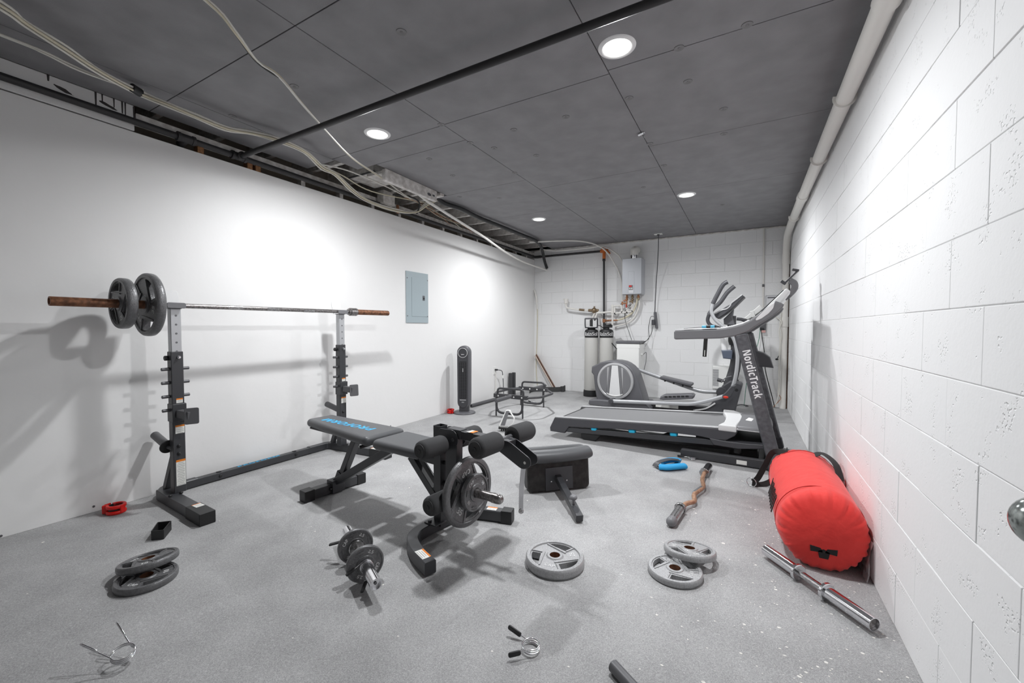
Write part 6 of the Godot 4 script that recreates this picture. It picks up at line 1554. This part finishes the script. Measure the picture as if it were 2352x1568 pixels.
func build_misc() -> void:
	# ---- tower fan
	var t := thing("tower_fan", "grey tower fan heater on a round base beside the white wall", "fan", Vector3(-3.30, 0, -4.52), 22.0)
	part(t, "base", MB.new().lathe(Vector3.ZERO, Vector3.UP, [Vector2(0.0, 0.0), Vector2(0.146, 0.0), Vector2(0.150, 0.008), Vector2(0.144, 0.018), Vector2(0.06, 0.028), Vector2(0.0, 0.03)], 44), M.shroud_grey)
	part(t, "foot", MB.new().box(Vector3(0, 0.06, 0), Vector3(0.13, 0.09, 0.09), Basis(), 0.015), M.plastic_dark)
	var out := []
	for k in 13:
		var a := PI * k / 12.0
		out.append(Vector2(cos(a) * 0.092, 0.818 + sin(a) * 0.092))
	for k in 13:
		var a := PI + PI * k / 12.0
		out.append(Vector2(cos(a) * 0.088, 0.150 + sin(a) * 0.088))
	part(t, "housing", slab(out, -0.065, 0.055, 0.03, 4), M.shroud_grey)
	var fo := []
	for p in out:
		fo.append(Vector2(p.x * 0.80 - 0.006, (p.y - 0.485) * 0.962 + 0.485))
	part(t, "front_panel", slab(fo, 0.045, 0.060, 0.006, 2), M.plastic_dark)
	var g := part(t, "grille", slab([Vector2(-0.056, 0.20), Vector2(0.046, 0.20), Vector2(0.046, 0.70), Vector2(-0.056, 0.70)], 0.055, 0.062, 0.003, 1, 0.012), M.plastic_black)
	for k in 24:
		part(g, "bar", MB.new().box(Vector3(-0.005, 0.215 + 0.0205 * k, 0.064), Vector3(0.096, 0.006, 0.005), Basis(), 0.001), M.plastic_dark)
	for x in [-0.032, -0.005, 0.022]:
		part(g, "upright_bar", MB.new().box(Vector3(x, 0.45, 0.066), Vector3(0.005, 0.48, 0.004), Basis(), 0.001), M.plastic_dark)
	part(g, "badge", MB.new().box(Vector3(-0.003, 0.585, 0.069), Vector3(0.012, 0.05, 0.004), Basis(), 0.002), M.silver_plastic)
	var ring := []
	for k in 33:
		var a := TAU * k / 32.0
		ring.append(Vector3(-0.006 + cos(a) * 0.062, 0.815 + sin(a) * 0.062, 0.0615))
	part(t, "dial_ring", MB.new().sweep(PackedVector3Array(ring), MB.circle(0.0035, 8), Vector3.ZERO, true), M.light_plastic)
	part(t, "dial", MB.new().rod(Vector3(-0.006, 0.815, 0.05), Vector3(-0.006, 0.815, 0.064), 0.052, 30, 0.004), M.plastic_dark)
	part(t, "dial_mark", MB.new().box(Vector3(-0.006, 0.793, 0.0645), Vector3(0.04, 0.007, 0.002), Basis(), 0.0005), M.print_white)
	part(t, "name_strip", MB.new().box(Vector3(-0.006, 0.185, 0.061), Vector3(0.085, 0.012, 0.003), Basis(), 0.001).box(Vector3(-0.006, 0.155, 0.061), Vector3(0.034, 0.011, 0.003), Basis(), 0.001), M.silver_plastic)
	# ---- red bar collars
	for k in 2:
		t = thing("bar_collar", "red plastic bar collar on the floor near the rack's foot" if k == 0 else "red plastic bar collar on the floor next to the tower fan", "collar", Vector3(-3.385, 0.0, -0.995) if k == 0 else Vector3(-3.455, 0.0, -4.42), 25.0 if k == 0 else 118.0, "red bar collars")
		var hgt := 0.042
		var pts := PackedVector3Array()
		for i in 25:
			var a := deg_to_rad(-160.0 + 300.0 * i / 24.0)
			pts.append(Vector3(cos(a) * 0.040, 0.045, sin(a) * 0.040))
		part(t, "ring", MB.new().sweep(pts, MB.rect(0.016, 0.020, 0.003), Vector3.UP, true), M.red_plastic)
		pts = PackedVector3Array()
		for i in 25:
			var a := deg_to_rad(-160.0 + 300.0 * i / 24.0)
			pts.append(Vector3(cos(a) * 0.040, 0.012, sin(a) * 0.040))
		part(t, "ring", MB.new().sweep(pts, MB.rect(0.016, 0.020, 0.003), Vector3.UP, true), M.red_plastic)
		part(t, "lining", MB.new().lathe(Vector3.ZERO, Vector3.UP, [Vector2(0.032, 0.006), Vector2(0.036, 0.006), Vector2(0.036, 0.052), Vector2(0.032, 0.052), Vector2(0.032, 0.006)], 28), M.plastic_black)
		part(t, "latch", MB.new().box(Vector3(-0.045, 0.03, 0.025), Vector3(0.03, 0.052, 0.016), Basis(Vector3.UP, 0.6), 0.004).box(Vector3(-0.058, 0.03, 0.0), Vector3(0.012, 0.05, 0.035), Basis(Vector3.UP, -0.2), 0.004), M.red_plastic)
		part(t, "hinge", MB.new().box(Vector3(0.043, 0.03, 0.0), Vector3(0.012, 0.05, 0.03), Basis(), 0.003), M.red_plastic)
	# ---- rhombic end cap
	t = thing("tube_cap", "black open diamond-shaped plastic tube cap on the floor before the rack", "cap", Vector3(-2.83, 0, -1.01))
	var rh := [Vector3(-2.775, 0, -0.955), Vector3(-2.735, 0, -0.992), Vector3(-2.828, 0, -1.062), Vector3(-2.872, 0, -1.018)]
	for k in 4:
		var a: Vector3 = rh[k]
		var b: Vector3 = rh[(k + 1) % 4]
		part(t, "side", mb(t).bar(a + Vector3(0, 0.026, 0), b + Vector3(0, 0.026, 0), 0.005, 0.052, Vector3.UP, 0.001), M.plastic_black)
	part(t, "bottom", mb(t).prism(PackedVector2Array([Vector2(-2.775, 0.955), Vector2(-2.735, 0.992), Vector2(-2.828, 1.062), Vector2(-2.872, 1.018)]), 0.005, 0.001, 1, Transform3D(Basis(Vector3.RIGHT, Vector3.FORWARD, Vector3.UP), Vector3(0, 0.0035, 0))), M.plastic_black)
	# ---- blue wrist weights
	t = thing("wrist_weight", "blue and grey padded wrist weight lying by the treadmill rail", "wrist weight", Vector3(-0.53, 0, -3.57))
	part(t, "padded_roll", mb(t).sweep(MB.smooth([Vector3(-0.60, 0.022, -3.475), Vector3(-0.54, 0.026, -3.485), Vector3(-0.47, 0.026, -3.55), Vector3(-0.425, 0.022, -3.60)], 6), MB.circle(0.036, 18, 0.022), Vector3.UP, true), M.blue_cloth)
	part(t, "second_roll", mb(t).sweep(MB.smooth([Vector3(-0.60, 0.03, -3.585), Vector3(-0.55, 0.04, -3.63), Vector3(-0.50, 0.036, -3.68), Vector3(-0.47, 0.026, -3.68)], 6), MB.circle(0.032, 18, 0.02), Vector3.UP, true), M.blue_cloth)
	part(t, "grey_strap", mb(t).sweep(MB.smooth([Vector3(-0.64, 0.012, -3.50), Vector3(-0.62, 0.040, -3.53), Vector3(-0.56, 0.058, -3.58), Vector3(-0.515, 0.060, -3.61), Vector3(-0.47, 0.052, -3.64)], 6), MB.rect(0.05, 0.006, 0.002), Vector3.UP, false), M.plastic_dark)
	part(t, "base_layer", mb(t).prism(MB.roundpoly([Vector2(-0.635, 3.49), Vector2(-0.57, 3.445), Vector2(-0.415, 3.60), Vector2(-0.50, 3.70)], 0.02, 4), 0.012, 0.004, 2, Transform3D(Basis(Vector3.RIGHT, Vector3.FORWARD, Vector3.UP), Vector3(0, 0.007, 0))), M.plastic_dark)

	# ---- red heavy bag lying along the block wall
	t = thing("punching_bag", "red canvas punching bag lying on the floor against the block wall", "punching bag", Vector3(0.325, 0, -2.85))
	var bag := MB.new()
	var rows := []        # (radius factor, z, ripple)
	for r in [[0.0, 0.062, 0.0], [0.25, 0.060, 0.0], [0.5, 0.053, 0.0], [0.70, 0.042, 0.12], [0.84, 0.028, 0.7], [0.93, 0.012, 1.0], [0.985, -0.012, 0.9], [1.0, -0.04, 0.35], [1.0, -0.07, 0.1], [1.005, -0.25, 0.0], [1.0, -0.45, 0.0], [0.995, -0.65, 0.0], [0.99, -0.78, 0.25], [0.96, -0.84, 0.5], [0.88, -0.87, 0.4], [0.6, -0.885, 0.0], [0.0, -0.89, 0.0]]:
		rows.append(r)
	var nseg := 96
	var gp := func(i: int, k: int) -> Vector3:
		var a := TAU * (k % nseg) / nseg
		var rr: float = rows[i][0] * 0.185
		var rip: float = rows[i][2] * (0.0035 * sin(a * 31.0) + 0.0025 * sin(a * 17.0 + 1.3))
		var lump: float = 0.004 * sin(a * 2.0 + i * 0.7) + 0.003 * sin(a * 3.0 - i)
		rr += (rip + lump) * minf(1.0, rows[i][0] * 1.2)
		var y := sin(a) * rr * 1.01
		y = maxf(y, -0.176 + 0.05 * (1.0 - rows[i][0]))
		return Vector3(cos(a) * rr * 0.985, 0.178 + y, 0.44 + rows[i][1] + rip * 0.5)
	var np := {}
	for i in rows.size() - 1:
		for k in nseg:
			var q := [gp.call(i, k), gp.call(i, k + 1), gp.call(i + 1, k + 1), gp.call(i + 1, k)]
			var n: Vector3 = (q[2] - q[0]).cross(q[3] - q[1])
			var mid: Vector3 = (q[0] + q[2]) * 0.5 - Vector3(0, 0.178, 0.0)
			if n.dot(Vector3(mid.x, mid.y, mid.z)) < 0.0:
				n = -n
			for key in [Vector2i(i, k), Vector2i(i, (k + 1) % nseg), Vector2i(i + 1, (k + 1) % nseg), Vector2i(i + 1, k)]:
				np[key] = np.get(key, Vector3.ZERO) + n
	for key in np:
		if key.x == 0:
			np[key] = Vector3.BACK
		elif key.x == rows.size() - 1:
			np[key] = Vector3.FORWARD
		else:
			np[key] = np[key].normalized()
	for i in rows.size() - 1:
		for k in nseg:
			var k2 := (k + 1) % nseg
			bag.quad(gp.call(i, k), gp.call(i, k2), gp.call(i + 1, k2), gp.call(i + 1, k), np[Vector2i(i, k)], np[Vector2i(i, k2)], np[Vector2i(i + 1, k2)], np[Vector2i(i + 1, k)])
	part(t, "bag", bag, M.red_cloth)
	for z in [0.352, -0.33]:
		var loop := []
		for k in 60:
			var a := TAU * k / 60.0
			loop.append(Vector3(cos(a) * 0.1845, maxf(0.178 + sin(a) * 0.189, 0.003), z))
		part(t, "seam", MB.new().sweep(PackedVector3Array(loop), MB.circle(0.0022, 6), Vector3.ZERO, true, true), M.red_seam)
	# black emblem on the end: two flags and a wedge
	var em := Transform3D(Basis(), Vector3(0.0, 0.100, 0.497))
	for p in [[Vector2(-0.052, 0.030), Vector2(-0.012, 0.026), Vector2(-0.002, 0.006), Vector2(-0.05, 0.002)], [Vector2(0.052, 0.030), Vector2(0.014, 0.026), Vector2(0.004, 0.006), Vector2(0.05, 0.002)], [Vector2(-0.022, 0.010), Vector2(0.0, 0.022), Vector2(0.024, 0.010), Vector2(0.018, -0.022), Vector2(-0.016, -0.022)]]:
		part(t, "emblem", MB.new().prism(PackedVector2Array(p), 0.004, 0.0005, 1, em), M.print_black)
	for k in 7:
		var y := 0.15 + 0.012 * k
		var w := Vector3(-0.1855, 0.22 - 0.001 * k, 0.27 - 0.05 * k)
		part(t, "print", MB.new().prism(PackedVector2Array([Vector2(-0.006, -0.055), Vector2(0.010, -0.055), Vector2(0.018, 0.03 - 0.006 * (k % 3)), Vector2(0.004, 0.045 - 0.008 * (k % 2))]), 0.004, 0.0005, 1, facing(w, Vector3(-1.0, 0.24, 0))), M.print_black)
	# straps at the far end
	part(t, "strap", mb(t).sweep(MB.smooth([Vector3(0.24, 0.335, -3.18), Vector3(0.165, 0.315, -3.25), Vector3(0.125, 0.19, -3.36), Vector3(0.085, 0.07, -3.43), Vector3(0.055, 0.035, -3.43)], 6), MB.rect(0.04, 0.004, 0.001), Vector3(0.3, 0.2, 1.0), false), M.webbing, "black webbing strap")
	part(t, "strap", mb(t).sweep(MB.smooth([Vector3(0.05, 0.03, -3.42), Vector3(0.10, 0.012, -3.46), Vector3(0.16, 0.03, -3.50), Vector3(0.22, 0.10, -3.48)], 6), MB.rect(0.04, 0.004, 0.001), Vector3(0.2, 0.4, 1.0), false), M.webbing)
	part(t, "strap", mb(t).sweep(MB.smooth([Vector3(0.38, 0.355, -3.16), Vector3(0.425, 0.368, -3.15), Vector3(0.468, 0.34, -3.05), Vector3(0.482, 0.27, -2.98)], 6), MB.rect(0.04, 0.004, 0.001), Vector3(0.3, 1.0, 0.3), false), M.webbing)
	var dr := []
	for k in 25:
		var a := TAU * k / 24.0
		dr.append(Vector3(0.045 + 0.030 * cos(a), 0.034 + 0.030 * sin(a), -3.425 + 0.012 * cos(a)))
	part(t, "d_ring", mb(t).sweep(PackedVector3Array(dr), MB.circle(0.003, 8), Vector3.ZERO, true), M.chrome)

	# ---- hexagonal trap bar on its stands
	t = thing("trap_bar", "dark grey hexagonal trap bar standing on two hoop stands near the fan", "trap bar", Vector3(-2.65, 0, -5.0))
	for k in 2:
		var z := -4.585 if k == 0 else -5.395
		var xa := -2.865 if k == 0 else -2.935
		var xb := -2.375 if k == 0 else -2.465
		var y := 0.268 if k == 0 else 0.256
		part(t, "cross_plate", mb(t).bar(Vector3(xa, y, z), Vector3(xb, y, z), 0.05, 0.05, Vector3.UP, 0.004), M.dark_tube)
		part(t, "carry_hoop", mb(t).tube(Array(MB.fillet([Vector3(xa + 0.05, y, z), Vector3(xa + 0.05, y + 0.095, z), Vector3(xb - 0.06, y + 0.10, z), Vector3(xb - 0.06, y, z)], 0.07, 7)), 0.0135, 14), M.dark_tube)
		part(t, "stand_hoop", mb(t).tube(Array(MB.fillet([Vector3(xa + 0.035, y, z), Vector3(xa + 0.03, 0.045, z), Vector3(xb - 0.075, 0.045, z), Vector3(xb - 0.075, y, z)], 0.10, 7)), 0.0155, 14), M.dark_tube)
		for x in [xa + 0.028, xb - 0.07]:
			part(t, "foot", mb(t).box(Vector3(x, 0.055, z), Vector3(0.016, 0.11, 0.018), Basis(), 0.003), M.dark_tube)
		for q in 4:
			part(t, "bolt", mb(t).ball(Vector3(xa + 0.075 + 0.115 * q, y, z + 0.027), Vector3(0.010, 0.010, 0.005)), M.white_plastic)
	part(t, "hex_side", mb(t).tube(Array(MB.fillet([Vector3(-2.385, 0.268, -4.585), Vector3(-2.25, 0.268, -4.73), Vector3(-2.265, 0.262, -5.11), Vector3(-2.48, 0.256, -5.39)], 0.06, 6)), 0.0155, 14), M.dark_tube)
	part(t, "hex_side", mb(t).tube(Array(MB.fillet([Vector3(-2.86, 0.268, -4.585), Vector3(-2.97, 0.268, -4.80), Vector3(-2.98, 0.262, -5.17), Vector3(-2.90, 0.256, -5.39)], 0.06, 6)), 0.0155, 14), M.dark_tube)
	part(t, "sleeve", mb(t).rod(Vector3(-2.605, 0.272, -4.60), Vector3(-2.602, 0.274, -4.20), 0.0245, 24, 0.003), M.grey_steel)
	part(t, "sleeve", mb(t).rod(Vector3(-2.70, 0.258, -5.41), Vector3(-2.70, 0.258, -5.80), 0.0245, 24, 0.003), M.grey_steel)
	t = thing("floor_bar", "grey steel bar lying along the foot of the white wall behind the fan", "bar", Vector3(-3.43, 0, -5.4))
	part(t, "bar", mb(t).lathe(Vector3(-3.436, 0.027, -4.87), Vector3(0.012, 0, -1.0), [Vector2(0.0, 0.02), Vector2(0.012, 0.02), Vector2(0.012, 0.0), Vector2(0.024, 0.0), Vector2(0.025, 0.003), Vector2(0.025, 1.0), Vector2(0.0, 1.0)], 24), M.grey_steel)
	for k in 2:
		t = thing("steel_post", "black steel post standing against the white wall, " + ("nearer the outlet" if k == 0 else "nearer the back corner"), "post", Vector3(-3.465, 0, -6.06 - 0.115 * k), 0.0, "pair of short steel posts")
		part(t, "tube", MB.new().box(Vector3(0, 0.19, 0), Vector3(0.05, 0.38, 0.05), Basis(), 0.004), M.dark_tube)
		part(t, "end_cap", MB.new().box(Vector3(0, 0.381, 0), Vector3(0.046, 0.006, 0.046), Basis(), 0.002), M.plastic_black)
	# ---- white foot pedal standing on its end
	t = thing("foot_pedal", "white plastic pedal with a grey tread strip standing on a black stub", "pedal", Vector3(-2.31, 0, -3.94), 28.0)
	part(t, "shell", MB.new().prism(MB.roundpoly([Vector2(-0.075, 0.045), Vector2(0.03, 0.035), Vector2(0.09, 0.085), Vector2(0.10, 0.15), Vector2(0.062, 0.20), Vector2(0.05, 0.235), Vector2(-0.002, 0.235), Vector2(-0.075, 0.07)], 0.016, 4), 0.05, 0.014, 3, Transform3D(Basis(Vector3.RIGHT, -0.18), Vector3(0, 0, 0.0))), M.white_plastic)
	part(t, "tread_strip", MB.new().prism(MB.roundpoly([Vector2(-0.062, 0.065), Vector2(-0.012, 0.062), Vector2(0.036, 0.225), Vector2(0.002, 0.225)], 0.008, 3), 0.006, 0.002, 1, Transform3D(Basis(Vector3.RIGHT, -0.18), Vector3(0, 0.005, 0.026))), M.plastic_mid)
	part(t, "under_plate", MB.new().prism(MB.roundpoly([Vector2(-0.085, 0.022), Vector2(0.03, 0.010), Vector2(0.04, 0.035), Vector2(-0.082, 0.045)], 0.008, 3), 0.07, 0.006, 2, Transform3D(Basis(), Vector3(0, 0.008, -0.008))), M.plastic_black)
	for x in [-0.05, -0.03, -0.01, 0.01]:
		part(t, "stub", MB.new().rod(Vector3(x, 0.0, -0.005), Vector3(x, 0.03, -0.005), 0.007, 10), M.plastic_black)
	# ---- rounded knob at the right edge of the view; its wall stem and rose are added
	t = thing("edge_knob", "rounded grey metal knob at the right edge, on an added wall stem", "fixture", Vector3(XR, 0.8, -1.09))
	part(t, "stem", mb(t).rod(Vector3(XR, 0.8, -1.09), Vector3(0.47, 0.8, -1.09), 0.016, 18), M.grey_steel)
	part(t, "knob", mb(t).ball(Vector3(0.462, 0.8, -1.09), Vector3(0.043, 0.046, 0.043), Vector3.UP, 32, 18), M.knob_metal)
	part(t, "rose", mb(t).rod(Vector3(XR, 0.8, -1.09), Vector3(XR - 0.008, 0.8, -1.09), 0.03, 26), M.grey_steel)
	# crinkled clear wrap between the bag and the wall
	t = thing("plastic_wrap", "crumpled clear plastic sheet tucked between the red bag and the wall", "plastic sheet", Vector3(0.5, 0, -2.5))
	var pw := MB.new()
	pw.T = Transform3D(Basis(), -t.position)
	for i in 10:
		for j in 5:
			var q := []
			for d in [[0, 0], [1, 0], [1, 1], [0, 1]]:
				var u: float = (i + d[0]) / 10.0
				var v: float = (j + d[1]) / 5.0
				q.append(Vector3(0.500 - 0.016 * (1.0 - v) + 0.005 * sin(u * 19.0 + v * 7.0), 0.003 + 0.19 * v * (1.0 - 0.3 * u), -2.36 - 0.32 * u))
			pw.quad(q[0], q[1], q[2], q[3])
	part(t, "sheet", pw, M.clear_wrap)


func build_things() -> void:
	build_rack()
	build_bench()
	build_treadmill()
	build_elliptical()
	build_utilities()
	build_misc()
	build_weights()
